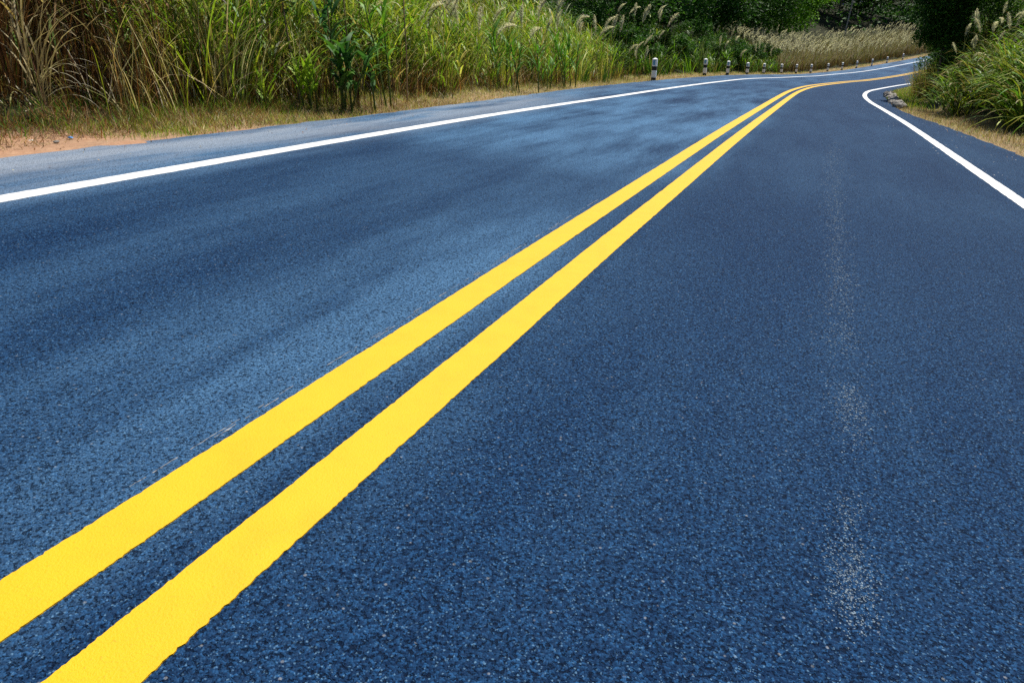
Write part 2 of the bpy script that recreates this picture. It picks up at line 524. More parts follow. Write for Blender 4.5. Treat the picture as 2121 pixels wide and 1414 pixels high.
M_CHALK = simple_material('chalky_stone_dust', (.17, .225, .28), .9, .2, .3, 90)
_p = chalk_points()
flecks('paint_fleck', _p, (np.abs(RNG.normal(.0013, .0007, len(_p))) + .0004)*(1 + .30*np.clip(_p[:, 1] - 1.3, 0, 9)), M_CHALK, 'pale chalky scuff marks along the middle of the right lane')
_n = 260
_t = 8 + RNG.random(_n)**1.3*20; _d = -RNG.random(_n)*1.5
_x, _y = right_pt(_t, _d)
_x2, _y2 = left_pt(16 + RNG.random(90)*18, -RNG.random(90)*1.1)
flecks('gravel_chip', np.stack([np.concatenate([_x, _x2]), np.concatenate([_y, _y2])], 1), .004 + .012*RNG.random(_n + 90)**3, M_PALELITTER,
       'small pale gravel chips scattered over the asphalt shoulders')

# ------------------------------------------------------------------ blades, leaves, plumes
def ribbons(P, az, L, lean, bend, W, col, nseg=4, twist=None, power=1.4, col_tip=None, base_w=.75, flat=0.0):
    """curved tapering blades. P (N,3) roots, az heading the blade leans to, lean / bend in radians"""
    N = len(P)
    az = np.broadcast_to(az, N); L = np.broadcast_to(L, N); lean = np.broadcast_to(lean, N)
    bend = np.broadcast_to(bend, N); W = np.broadcast_to(W, N)
    if twist is None: twist = RNG.normal(0, .6, N)
    t = np.linspace(0, 1, nseg + 1)
    tilt = lean[:, None] + bend[:, None]*t[None]**power
    mid = .5*(tilt[:, 1:] + tilt[:, :-1])
    seg = (L/nseg)[:, None]
    hr = np.concatenate([np.zeros((N, 1)), np.cumsum(np.sin(mid)*seg, 1)], 1)
    vz = np.concatenate([np.zeros((N, 1)), np.cumsum(np.cos(mid)*seg, 1)], 1)
    dx, dy = np.sin(az), np.cos(az)
    C = np.stack([P[:, :1] + dx[:, None]*hr, P[:, 1:2] + dy[:, None]*hr, P[:, 2:3] + vz], -1)
    wa = az + np.pi/2 + twist
    wd = np.stack([np.sin(wa), np.cos(wa), np.zeros(N)], -1)
    prof = (base_w + (1 - base_w)*np.minimum(t*3, 1))*(1 - t**2.2)
    w = W[:, None]*prof[None]*.5
    A = C - wd[:, None]*w[..., None]; B = C + wd[:, None]*w[..., None]
    V = np.concatenate([np.stack([A[:, :-1], B[:, :-1]], 2).reshape(N, -1, 3), C[:, -1:]], 1)
    nv = V.shape[1]
    b = (np.arange(N)*nv)[:, None]
    k = np.arange(nseg - 1)[None]*2
    Q = np.stack([b + k, b + k + 1, b + k + 3, b + k + 2], -1).reshape(-1, 4)
    e = (nseg - 1)*2
    T = np.concatenate([b + e, b + e + 1, b + nv - 1], 1)
    col = np.broadcast_to(np.asarray(col, float), (N, 3))
    if col_tip is None:
        Cc = np.repeat(col[:, None], nv, 1)
    else:
        ct = np.broadcast_to(np.asarray(col_tip, float), (N, 3))
        tt = np.concatenate([np.repeat(t[:-1], 2), [1.0]])[None, :, None]
        Cc = col[:, None]*(1 - tt) + ct[:, None]*tt
    return V.reshape(-1, 3), Q, T, Cc.reshape(-1, 3)


class Batch:
    def __init__(self): self.V, self.Q, self.T, self.C, self.n = [], [], [], [], 0

    def add(self, V, Q, T, C):
        self.V.append(V); self.C.append(C)
        self.Q.append(np.asarray(Q, int).reshape(-1, 4) + self.n); self.T.append(np.asarray(T, int).reshape(-1, 3) + self.n)
        self.n += len(V); return self

    def mesh(self, name, smooth=True):
        return mesh_from(name, np.concatenate(self.V), [np.concatenate(self.Q), np.concatenate(self.T)], np.concatenate(self.C), smooth=smooth)


def palette(n, cols, wts, var=.22):
    cols = np.array(cols); wts = np.array(wts, float); wts /= wts.sum()
    c = cols[RNG.choice(len(cols), n, p=wts)]
    return np.clip(c*(1 + RNG.normal(0, var, (n, 1)))*(1 + RNG.normal(0, var*.3, (n, 3))), .004, .9)


def leaf_cards(C, size, col, aspect=.42, up=.25, out=None):
    """folded diamond leaves at points C"""
    N = len(C)
    d = RNG.normal(0, 1, (N, 3)); d[:, 2] = d[:, 2]*.7 - .15
    if out is not None: d = d + out*.8
    d /= np.linalg.norm(d, axis=1)[:, None]
    nrm = RNG.normal(0, 1, (N, 3)); nrm[:, 2] = np.abs(nrm[:, 2]) + up*3
    s = np.cross(d, nrm); s /= np.linalg.norm(s, axis=1)[:, None] + 1e-9
    size = np.broadcast_to(size, N)[:, None]
    nn = np.cross(s, d)
    A = C - d*size*.5; B = C + d*size*.5
    M = C + nn*size*.06
    S1 = M + s*size*aspect*.5 - d*size*.08; S2 = M - s*size*aspect*.5 - d*size*.08
    V = np.stack([A, S1, B, S2], 1).reshape(-1, 3)
    b = np.arange(N)*4
    T = np.concatenate([np.stack([b, b + 1, b + 2], 1), np.stack([b, b + 2, b + 3], 1)])
    return V, np.zeros((0, 4), int), T, np.repeat(np.broadcast_to(col, (N, 3)), 4, 0)


def tube(path, radii, k=7):
    path = np.asarray(path, float); n = len(path)
    radii = np.broadcast_to(radii, n)
    V = []
    for i in range(n):
        d = path[min(i + 1, n - 1)] - path[max(i - 1, 0)]; d /= np.linalg.norm(d) + 1e-9
        a = np.cross(d, (0, 1, .01)); a /= np.linalg.norm(a); b = np.cross(d, a)
        th = np.linspace(0, 2*np.pi, k, endpoint=False)
        V.append(path[i] + radii[i]*(np.cos(th)[:, None]*a + np.sin(th)[:, None]*b))
    V = np.concatenate(V)
    i0 = np.arange(n - 1)[:, None]*k; j = np.arange(k)[None]; j2 = (j + 1) % k
    Q = np.stack([i0 + j, i0 + j2, i0 + k + j2, i0 + k + j], -1).reshape(-1, 4)
    return V, Q


def tube_batch(tubes):
    V, Q, n = [], [], 0
    for p, r, k in tubes:
        v, q = tube(p, r, k); V.append(v); Q.append(q + n); n += len(v)
    return np.concatenate(V), np.concatenate(Q)


GREEN, LIME, YGREEN = (.080, .205, .016), (.235, .41, .022), (.38, .43, .040)
STRAW, BROWN, RUST, PALE = (.50, .38, .17), (.19, .10, .045), (.28, .125, .04), (.66, .58, .42)
DKGREEN = (.028, .065, .014)


TUS = {}


def scatter_left(t0, t1, d0, d1, n, p=1.0, clump=0.0):
    t = t0 + (t1 - t0)*RNG.random(n); d = d0 + (d1 - d0)*RNG.random(n)**p
    if clump:
        m = max(3, int(n/clump)); ct = t0 + (t1 - t0)*RNG.random(m); cd = d0 + (d1 - d0)*RNG.random(m)**p
        i = RNG.integers(0, m, n); t = ct[i] + RNG.normal(0, .16, n); d = np.maximum(d0*.8, cd[i] + RNG.normal(0, .14, n))
        x, y = left_pt(t, d); cx, cy = left_pt(ct[i], cd[i])
        TUS['az'] = np.arctan2(x - cx, y - cy) + RNG.normal(0, .5, n); TUS['r'] = np.hypot(x - cx, y - cy)
        TUS['tint'] = (1 + RNG.normal(0, .28, m))[i][:, None]; TUS['len'] = np.clip(1 + RNG.normal(0, .22, m), .5, 1.5)[i]; TUS['hue'] = RNG.random(m)[i]
    x, y = left_pt(t, d)
    return np.stack([x, y, ground_z(x, y) - .01], 1), d


def scatter_right(t0, t1, d0, d1, n, p=1.0, clump=0.0):
    t = t0 + (t1 - t0)*RNG.random(n); d = d0 + (d1 - d0)*RNG.random(n)**p
    if clump:
        m = max(3, int(n/clump)); ct = t0 + (t1 - t0)*RNG.random(m); cd = d0 + (d1 - d0)*RNG.random(m)**p
        i = RNG.integers(0, m, n); t = ct[i] + RNG.normal(0, .2, n); d = np.maximum(d0*.8, cd[i] + RNG.normal(0, .18, n))
        x, y = right_pt(t, d); cx, cy = right_pt(ct[i], cd[i])
        TUS['az'] = np.arctan2(x - cx, y - cy) + RNG.normal(0, .5, n); TUS['r'] = np.hypot(x - cx, y - cy)
        TUS['tint'] = (1 + RNG.normal(0, .28, m))[i][:, None]; TUS['len'] = np.clip(1 + RNG.normal(0, .22, m), .5, 1.5)[i]; TUS['hue'] = RNG.random(m)[i]
    x, y = right_pt(t, d)
    return np.stack([x, y, ground_z(x, y) - .01], 1), d


def tussock(b, P, d, L, W, lean, bend, cols, wts, tips, twts, nseg=4, az=None, mixaz=0.0, power=1.5, green=None):
    """blades that fan out from the tussock they grow in"""
    n = len(P); T = TUS
    a = T['az'] if az is None else az
    c = palette(n, cols, wts, .2)*np.clip(T['tint'], .35, 1.7); ct = palette(n, tips, twts, .2)*np.clip(T['tint'], .35, 1.7)
    ln = np.abs(RNG.normal(lean, .07, n)) + T['r']*.9
    b.add(*ribbons(P, a, np.clip(L*T['len']*(.55 + .6*RNG.random(n)), .15, 2.5), ln, np.abs(RNG.normal(bend, bend*.75, n)), W, c, nseg, col_tip=ct, power=power))


def reeds(b, P, H, k, L, W, cols, wts, tips, twts, zlo=.15, lean=(.25, .7), bend=(.7, 1.8), stem=(.009, BROWN), az=None, nseg=5):
    """upright culms with k arching leaves each, set all the way up"""
    n = len(P); H = np.broadcast_to(H, n)
    a0 = rnd(n); l0 = np.abs(RNG.normal(.08, .07, n))
    V, Q, T, C = ribbons(P, a0, H, l0, np.abs(RNG.normal(.08, .08, n)), stem[0], palette(n, [stem[1], tuple(x*1.5 for x in stem[1])], [1, 1]), 3, base_w=1.0)
    b.add(V, Q, T, C)
    tint = np.clip(1 + RNG.normal(0, .25, n), .4, 1.6); hue = RNG.integers(0, 1000, n)
    i = np.repeat(np.arange(n), k); m = len(i)
    f = zlo + (1 - zlo)*RNG.random(m)
    hz = H[i]*f
    R = P[i] + np.stack([np.sin(a0[i])*np.sin(l0[i])*hz, np.cos(a0[i])*np.sin(l0[i])*hz, np.cos(l0[i])*hz], 1)
    aa = rnd(m) if az is None else az(m)
    c = palette(m, cols, wts, .18)*tint[i][:, None]; ct = palette(m, tips, twts, .18)*tint[i][:, None]
    b.add(*ribbons(R, aa, L*(.55 + .75*RNG.random(m)), RNG.uniform(*lean, m), RNG.uniform(*bend, m), W*(.6 + .8*RNG.random(m)), c, nseg, twist=RNG.normal(0, .35, m), col_tip=ct, power=1.25, base_w=.5))


def rnd(n): return RNG.random(n)*2*np.pi


def nrm(m, s, n): return RNG.normal(m, s, n)


# ---- zone 1: brown reeds nearest the camera
def build_brown_reeds():
    b = Batch()
    n = 3600
    P, d = scatter_left(-2.0, 8.5, 1.95, 5.2, n, 1.0, 48)
    tussock(b, P, d, 1.5 + .45*d, .011 + .019*RNG.random(n)**1.5, .04, .5, [BROWN, RUST, STRAW, GREEN, DKGREEN], [5, 2.0, 2.0, 1.2, .8], [STRAW, RUST, BROWN, PALE], [3, 2, 3, 1], 6)
    P, d = scatter_left(-2.0, 8.6, 1.75, 4.6, 660, 1.0, 7)
    reeds(b, P, 1.3 + .4*d + nrm(0, .2, len(P)), 9, .75, .020, [BROWN, RUST, STRAW, GREEN, DKGREEN], [5, 2.4, 1.8, 1.0, .8], [STRAW, PALE, RUST, BROWN], [2.2, 1.2, 2, 3], stem=(.010, (.10, .055, .03)))
    n = 1300                                                   # dark thin culms
    P, d = scatter_left(-2.0, 8.6, 1.9, 3.6, n)
    b.add(*ribbons(P, rnd(n), 1.6 + nrm(0, .4, n), np.abs(nrm(.10, .09, n)), nrm(.05, .1, n), .009, palette(n, [BROWN, (.09, .05, .03)], [1, 1]), 3, base_w=1))
    n = 500                                                    # broken blades hanging over the verge
    P, d = scatter_left(-1.0, 8.4, 1.75, 2.4, n)
    b.add(*ribbons(P, rnd(n), .35 + .5*RNG.random(n), nrm(.6, .4, n), np.abs(nrm(1.2, .6, n)), .008 + .008*RNG.random(n), palette(n, [STRAW, PALE, BROWN], [2, 1, 3]), 6))
    obj('brown_reed_thicket', b.mesh('brown_reed_thicket'), M_DRY, label='dense dry brown reed thicket at the left end of the verge', kind='stuff')


build_brown_reeds()


# ---- zone 2-3: mixed green thicket
def build_green_thicket():
    b = Batch()
    P, d = scatter_left(8.0, 13.5, 1.30, 5.0, 600, 1.1, 6)
    reeds(b, P, .75 + .38*d + nrm(0, .2, len(P)), 10, .62, .033, [GREEN, LIME, YGREEN, DKGREEN, STRAW, BROWN], [3.4, 3, 1.2, 1.6, 1.0, 1.0], [LIME, YGREEN, GREEN, STRAW, PALE], [3, 2.2, 2, 1.2, .5], stem=(.010, BROWN))
    n = 2800
    P, d = scatter_left(8.1, 13.5, 1.42, 5.7, n, 1.15, 40)
    tussock(b, P, d, .85 + .36*d, .008 + .024*RNG.random(n)**2, .05, .75, [GREEN, LIME, YGREEN, STRAW, BROWN, RUST], [2.4, 2.6, 1.6, 1.6, 2, 1], [LIME, YGREEN, STRAW, PALE, GREEN], [3, 3, 2, .8, 1], 6)
    n = 3000
    P, d = scatter_left(7.2, 13.5, 1.3, 3.2, n)
    b.add(*ribbons(P, rnd(n), .75 + nrm(0, .28, n), np.abs(nrm(.16, .14, n)), nrm(.15, .25, n), .005 + .005*RNG.random(n), palette(n, [BROWN, RUST, STRAW, PALE], [3, 2, 1.2, .6]), 4, base_w=1))
    n = 700                                                    # pale crossing stalks
    P, d = scatter_left(7.0, 13.5, 1.1, 2.4, n)
    b.add(*ribbons(P, rnd(n), .7 + .7*RNG.random(n), np.abs(nrm(.35, .3, n)), nrm(.6, .6, n), .007 + .006*RNG.random(n), palette(n, [PALE, STRAW, YGREEN], [2, 2, 1.5]), 6))
    obj('green_grass_thicket', b.mesh('green_grass_thicket'), M_GRASS, label='tangled green and brown grass thicket behind the broad leaved cane', kind='stuff')


build_green_thicket()


# ---- zone 4: fine yellow green grasses
def build_yellow_thicket():
    b = Batch()
    P, d = scatter_left(11.5, 24.5, .95, 5.5, 1250, 1.1, 7)
    reeds(b, P, .62 + .27*d + nrm(0, .18, len(P)), 9, .56, .031, [LIME, YGREEN, GREEN, STRAW, DKGREEN], [3, 2.6, 3.0, 1.0, .8], [YGREEN, LIME, STRAW, PALE, GREEN], [3, 3, 1.5, .6, 1.2], stem=(.010, RUST))
    n = 5200
    P, d = scatter_left(11.5, 24.5, .95, 6.0, n, 1.1, 46)
    tussock(b, P, d, .68 + .27*d, .009 + .022*RNG.random(n)**2, .05, .65, [LIME, YGREEN, GREEN, STRAW, RUST], [3, 3.2, 2.2, 1.9, 1.0], [YGREEN, LIME, STRAW, PALE], [3.5, 2.4, 2, .7], 5)
    n = 4200
    P, d = scatter_left(11.5, 24.5, .85, 2.4, n)
    b.add(*ribbons(P, rnd(n), .55 + nrm(0, .2, n), np.abs(nrm(.3, .22, n)), nrm(.4, .4, n), .006 + .006*RNG.random(n), palette(n, [STRAW, RUST, PALE, BROWN], [3, 2.4, 1, 2.4]), 4))
    n = 1500
    P, d = scatter_left(11.5, 24.5, 1.2, 3.6, n)
    b.add(*ribbons(P, rnd(n), 1.2 + .6*RNG.random(n), np.abs(nrm(.2, .16, n)), nrm(.4, .4, n), .009 + .008*RNG.random(n), palette(n, [YGREEN, STRAW, LIME, PALE], [3, 2, 2, 1]), 5))
    obj('yellow_grass_thicket', b.mesh('yellow_grass_thicket'), M_GRASS, label='yellow green fine grass thicket along the middle of the left verge', kind='stuff')


build_yellow_thicket()


# ---- zone 5: grass under the darker shrubs
def build_far_understorey():
    b = Batch()
    P, d = scatter_left(23.5, 56, .95, 5.5, 1000, 1.0, 6)
    reeds(b, P, .5 + .25*d + nrm(0, .18, len(P)), 8, .6, .040, [DKGREEN, GREEN, LIME, STRAW], [3, 4, 1.2, .4], [GREEN, LIME, DKGREEN, YGREEN], [3, 2, 1, .8], stem=(.014, BROWN), nseg=4)
    n = 8000
    P, d = scatter_left(23.5, 56, 1.05, 6.0, n, 1.0, 40)
    tussock(b, P, d, .6 + .22*d, .016 + .03*RNG.random(n)**2, .06, .6, [DKGREEN, GREEN, LIME, BROWN, STRAW], [4, 4, 1.0, 1.4, .5], [GREEN, LIME, DKGREEN, STRAW], [3, 1.6, 2, .5], 4)
    obj('dark_grass_thicket', b.mesh('dark_grass_thicket'), M_GRASS, label='dark green undergrowth behind the nearer guide posts', kind='stuff')


build_far_understorey()


# ---- plume meshes
def plume_mesh(name, L, R, n, w, seed, droop):
    rg = np.random.default_rng(seed)
    t = rg.random(n)**.8
    ax = np.stack([droop*t**2*L, np.zeros(n), t*L*(1 - .25*droop*t)], 1)
    env = R*np.sin(np.pi*np.clip(t*.86 + .10, 0, 1))**.8
    az = rg.random(n)*2*np.pi
    hl = env*(1.6 + .9*rg.random(n))
    V, Q, T, C = ribbons(ax, az, hl, .35 + .35*rg.random(n), .5 + .6*rg.random(n), w*(.7 + .6*rg.random(n)), (1, 1, 1), 3, twist=rg.normal(0, .8, n), base_w=.9)
    pal = np.array([(.62, .58, .51), (.50, .43, .37), (.70, .68, .65)])[rg.integers(0, 3, n)]
    C = np.repeat(pal, len(V)//n, 0)
    av, aq = tube(np.stack([droop*np.linspace(0, 1, 5)**2*L, np.zeros(5), np.linspace(0, 1, 5)*L*(1 - .25*droop*np.linspace(0, 1, 5))], 1), np.linspace(.004, .0015, 5), 4)
    b = Batch(); b.add(V, Q, T, C); b.add(av, aq, np.zeros((0, 3), int), np.full((len(av), 3), .4))
    return b


PLUMES = [plume_mesh('p', .46, .050, 300, .008, s, dr) for s, dr in ((1, .10), (2, .45), (3, .8), (4, .25))]
PLUME_ME = [p.mesh('plume') for p in PLUMES]
for me in PLUME_ME: me.materials.append(M_PLUME)


def bake_plumes(batch, which, loc, yaw, scale):
    src = PLUMES_LOW[which]
    c, s = math.cos(yaw), math.sin(yaw)
    for V, Q, T, C in zip(src.V, src.Q, src.T, src.C): pass
    V = np.concatenate(src.V); R = np.array([[c, -s, 0], [s, c, 0], [0, 0, 1]])
    batch.add(V @ R.T*scale + loc, np.concatenate(src.Q), np.concatenate(src.T), np.concatenate(src.C))


PLUMES_LOW = [plume_mesh('pl', .55, .060, 60, .022, s, dr) for s, dr in ((11, .25), (12, .5), (13, .8), (14, .15))]


# ---- zone 6: the plumed reeds along the far bend
def build_far_reeds():
    b = Batch()
    n = 26000
    P, d = scatter_left(53, 100, 1.35, 6.8, n, 1.0, 22)
    sw = nrm(.55, .5, n)                                      # a breeze bends them to the right
    b.add(*ribbons(P, sw, 1.05 + .12*d + nrm(0, .25, n), np.abs(nrm(.14, .1, n)), np.abs(nrm(.7, .4, n)), .02 + .025*RNG.random(n)**2,
                   palette(n, [RUST, BROWN, (.09, .06, .03), (.07, .09, .02)], [2.5, 2.5, 2.5, 2]), 3, col_tip=palette(n, [STRAW, YGREEN, PALE], [3, 1.8, 2.2])))  # root colours darkened to paint in the shade low in the reeds
    obj('far_reed_thicket', b.mesh('far_reed_thicket'), M_DRY, label='golden reeds behind the farthest guide posts on the bend', kind='stuff')
    b = Batch()
    m = 950
    P, d = scatter_left(54, 99, 1.5, 6.4, m)
    for i in range(m):
        h = .95 + .13*d[i] + abs(RNG.normal(0, .28))
        bake_plumes(b, RNG.integers(0, 4), P[i] + np.array([.15*h, .05, h]), RNG.normal(-.2, .6), .75 + .5*RNG.random())
    V, Q, T, C = ribbons(P, np.full(m, .9), 1.15 + .13*d, .12, .1, .02, (.35, .30, .13), 2)
    b.add(V, Q, T, C)
    obj('far_plume', b.mesh('far_plume'), M_PLUME, label='mass of pale feathery plumes topping the golden reeds on the bend', kind='stuff')


build_far_reeds()


# ---- straw on both verges
def build_verges():
    b = Batch()
    for (t0, t1, d0, d1, n, h, w) in ((6.8, 12, .02, 1.35, 22000, .085, .006), (12, 26, .0, 1.1, 24000, .085, .006), (26, 50, 0, 1.2, 13000, .07, .014), (50, 100, 0, 1.1, 12000, .07, .028)):
        P, d = scatter_left(t0, t1, d0, d1, n, .8)
        gr = np.clip((d - .55)*1.2, 0, .8)
        c = palette(n, [STRAW, PALE, (.36, .24, .13), YGREEN, BROWN], [4, 3.2, 2.2, .8, 0] if t0 > 10 else [2.2, 1.4, 3, .5, 3.5]); g = palette(n, [LIME, GREEN, YGREEN], [1, 1.3, 1])
        pick = (RNG.random(n) < .12 + gr*.35)[:, None]
        b.add(*ribbons(P, rnd(n), h*(.5 + RNG.random(n))*(1 + gr), np.abs(nrm(.7, .45, n)), nrm(.6, .5, n), w*(.6 + .8*RNG.random(n)), np.where(pick, g, c), 2))
    # trampled straw and short green tufts round the bare soil
    P, d = scatter_left(2.0, 8.4, .35, 1.7, 7500, .7)
    P = P[d > .50 + .2*np.sin(P[:, 1]*2.1)]; n = len(P)
    b.add(*ribbons(P, rnd(n), .10 + .16*RNG.random(n), nrm(1.15, .3, n), nrm(.2, .3, n), .004 + .004*RNG.random(n), palette(n, [STRAW, BROWN, RUST, (.3, .2, .12)], [2, 3, 2, 3]), 3))
    n = 2600
    P, d = scatter_left(6.4, 9.4, .05, 1.3, n, 1.0, 60)
    b.add(*ribbons(P, rnd(n), .05 + .08*RNG.random(n), np.abs(nrm(.4, .3, n)), nrm(.5, .4, n), .004, palette(n, [LIME, GREEN, YGREEN, STRAW], [2, 2, 2, 1]), 3))
    n = 3600
    P, d = scatter_left(5.2, 9.2, 1.0, 2.0, n, 1.0, 40)
    b.add(*ribbons(P, rnd(n), .12 + .14*RNG.random(n), np.abs(nrm(.4, .3, n)), nrm(.5, .4, n), .006, palette(n, [LIME, GREEN, BROWN, RUST], [1.4, 2, 2, 2]), 3))
    obj('left_verge_grass', b.mesh('left_verge_grass'), M_DRY, label='short straw coloured grass strip along the left pavement edge', kind='stuff')
    b = Batch()
    for (t0, t1, d0, d1, n, h, w) in ((5, 14, .0, 1.9, 16000, .09, .006), (14, 24, .0, 1.5, 16000, .10, .008), (24, 45, .0, 1.3, 12000, .13, .014)):
        P, d = scatter_right(t0, t1, d0, d1, n, .85)
        pick = (RNG.random(n) < (.12 if t0 < 20 else .5))[:, None]
        c = palette(n, [STRAW, PALE, (.34, .23, .14), (.3, .22, .16)], [3, 2, 2, 2]); g = palette(n, [LIME, GREEN, YGREEN], [1, 1.5, 1])
        b.add(*ribbons(P, rnd(n), h*(.5 + RNG.random(n)), np.abs(nrm(.8, .45, n)), nrm(.5, .5, n), w*(.6 + .8*RNG.random(n)), np.where(pick, g, c), 2))
    obj('right_verge_grass', b.mesh('right_verge_grass'), M_DRY, label='short dry grass strip along the right pavement edge', kind='stuff')


build_verges()


# ---- the weeping grass on the right bank
def build_right_bank():
    b = Batch()
    P, d = scatter_right(0, 22.5, 1.3, 6.5, 1500, 1.1, 8)
    Hh = head(XPR, 12.0)
    reeds(b, P, .75 + nrm(0, .15, len(P)), 9, 1.0, .044, [GREEN, DKGREEN, LIME, BROWN], [4, 4.0, 1.6, .8], [LIME, YGREEN, STRAW, GREEN, (.52, .36, .07)], [2.6, 2.2, 1.2, 2.5, 1.0], zlo=.05, lean=(.3, .8), bend=(1.1, 2.0),
          stem=(.012, (.06, .08, .02)), az=lambda m: np.where(RNG.random(m) < .65, Hh - np.pi/2 + nrm(-.2, .7, m), rnd(m)), nseg=6)
    n = 3000
    P, d = scatter_right(2, 22.3, 1.5, 7.5, n, 1.1, 40)
    H = head(XPR, np.clip(P[:, 1], -20, 100))
    az = np.where(RNG.random(n) < .72, H - np.pi/2 + nrm(-.15, .7, n), TUS['az'])
    W = .018 + .032*RNG.random(n)
    tussock(b, P, d, 1.45 + .08*d, W, .25, 1.7, [GREEN, DKGREEN, LIME, YGREEN], [4, 2.2, 2.6, .8], [LIME, YGREEN, STRAW, (.50, .34, .07)], [3, 3, 1.6, 1.1], 7, az=az, power=1.15)
    n = 12000
    P, d = scatter_right(8, 29, 4.0, 12.0, n, 1.0, 24)
    b.add(*ribbons(P, nrm(.3, .9, n), .9 + nrm(0, .25, n), np.abs(nrm(.2, .14, n)), np.abs(nrm(.6, .4, n)), .008 + .012*RNG.random(n)**2,
                   palette(n, [YGREEN, STRAW, LIME, BROWN], [3, 2.5, 2, 1]), 4, col_tip=palette(n, [STRAW, YGREEN, PALE], [3, 2.2, 1])))
    obj('right_bank_grass', b.mesh('right_bank_grass'), M_GRASS, label='long drooping green grass covering the right bank', kind='stuff')
    b = Batch()
    n = 4200                                                    # brown tussocks at the foot of the dark bush
    P, d = scatter_right(27.5, 38, 1.15, 3.2, n, 1.0, 24)
    b.add(*ribbons(P, nrm(-.8, .9, n), .9 + .3*d*.5 + nrm(0, .25, n), np.abs(nrm(.16, .12, n)), np.abs(nrm(.6, .45, n)), .012 + .012*RNG.random(n),
                   palette(n, [BROWN, RUST, STRAW, GREEN, YGREEN], [3, 2, 2, 2, 1.4]), 4, col_tip=palette(n, [STRAW, BROWN, YGREEN, GREEN], [2, 2, 1.5, 2])))
    n = 2200
    P, d = scatter_right(22.0, 38, .25, 1.4, n, 1.0, 20)
    b.add(*ribbons(P, rnd(n), .22 + nrm(0, .07, n), np.abs(nrm(.4, .3, n)), np.abs(nrm(.7, .4, n)), .015, palette(n, [GREEN, LIME, YGREEN, STRAW], [3, 2, 2, 1]), 3))
    n = 7000
    P, d = scatter_right(34, 90, 1.2, 6, n)
    b.add(*ribbons(P, rnd(n), 1.6 + nrm(0, .3, n), np.abs(nrm(.16, .12, n)), np.abs(nrm(.6, .45, n)), .03, palette(n, [BROWN, GREEN, STRAW, YGREEN], [1, 3, 1, 2]), 3))
    obj('brown_tussock_grass', b.mesh('brown_tussock_grass'), M_DRY, label='brown and green tussock grass at the foot of the dark bush', kind='stuff')


build_right_bank()


# ------------------------------------------------------------------ shrubs and trees
def crown(C0, R, nclump, nleaf, size, cols, wts, shell=.55, aspect=.42, flat=1.0):
    """clumps of leaves spread through an ellipsoid; returns batch and clump centres"""
    cc = RNG.normal(0, 1, (nclump, 3)); cc /= np.linalg.norm(cc, axis=1)[:, None]
    rr = (shell + (1 - shell)*RNG.random(nclump))[:, None]
    cc = C0 + cc*rr*np.asarray(R)
    i = RNG.integers(0, nclump, nleaf)
    v = RNG.normal(0, 1, (nleaf, 3)); v /= np.linalg.norm(v, axis=1)[:, None]
    cr = np.mean(R)*(.24 + .18*RNG.random(nclump))
    p = cc[i] + v*(cr[i]*RNG.random(nleaf)**.5)[:, None]*np.array([1, 1, .75*flat])
    tint = (1 + RNG.normal(0, .16, nclump))[i][:, None]
    col = palette(nleaf, cols, wts, .2)*tint
    b = Batch(); b.add(*leaf_cards(p, size*(.6 + .8*RNG.random(nleaf)), np.clip(col, .004, .9), aspect, .25, v))
    return b, cc


def tree(name, loc, height, R, nclump, nleaf, size, cols, wts, trunk_r, label, cat, group=None, bark=None, crown_low=.45, flowers=None, nlimb=9, shell=.5, lean=(0, 0)):
    x, y = loc; z = float(ground_z(x, y))
    root = empty(name, (x, y, z), label=label, cat=cat, group=group)
    c0 = np.array([lean[0], lean[1], height*crown_low + R[2]*.9])
    b, cc = crown(c0, R, nclump, nleaf, size, cols, wts, shell)
    tubes = []
    path = np.array([[0, 0, -.2], [lean[0]*.15 + .05, lean[1]*.15, height*.2], [lean[0]*.5, lean[1]*.5 + .06, height*.45], [lean[0]*.9, lean[1]*.9, height*.7], [lean[0], lean[1], height*.86]])
    tubes.append((path, np.linspace(trunk_r, trunk_r*.28, 5), 9))
    for k in range(nlimb):
        s = .3 + .6*RNG.random(); a = np.array([np.interp(s, np.linspace(0, 1, 5), path[:, j]) for j in range(3)])
        e = cc[RNG.integers(0, len(cc))]
        m = (a + e)/2 + RNG.normal(0, .08*np.mean(R), 3)
        tubes.append((np.array([a, m, e]), np.array([trunk_r*.42, trunk_r*.24, trunk_r*.09]), 5))
    V, Q = tube_batch(tubes)
    obj('trunk', mesh_from('trunk', V, [Q], smooth=True), bark or M_BARK, root)
    crown_obj = obj('crown', b.mesh('crown', False), M_TREE, root)
    if flowers:
        n, fc, fs = flowers
        i = RNG.integers(0, len(cc), n)
        p = cc[i] + RNG.normal(0, 1, (n, 3))*np.mean(R)*.17 + np.array([0, -.1*R[1], .05*R[2]])
        fb = Batch(); fb.add(*leaf_cards(p, fs, palette(n, [fc], [1], .25), .8))
        obj('blossom', fb.mesh('blossom', False), M_TREE, crown_obj)
    return root


TG = [(.030, .095, .013), (.048, .135, .016), (.075, .18, .02), (.018, .055, .012)]
# the dark bush that closes the road off on the right
tree('dark_bush', (14.75, 26.0), 6.0, (.98, .95, 2.8), 64, 36000, .115, TG, [3, 3, 2.2, 2], .06,
     'tall dark leafy bush beside the road on the right bend', 'bush', crown_low=.10, shell=.2, nlimb=16)
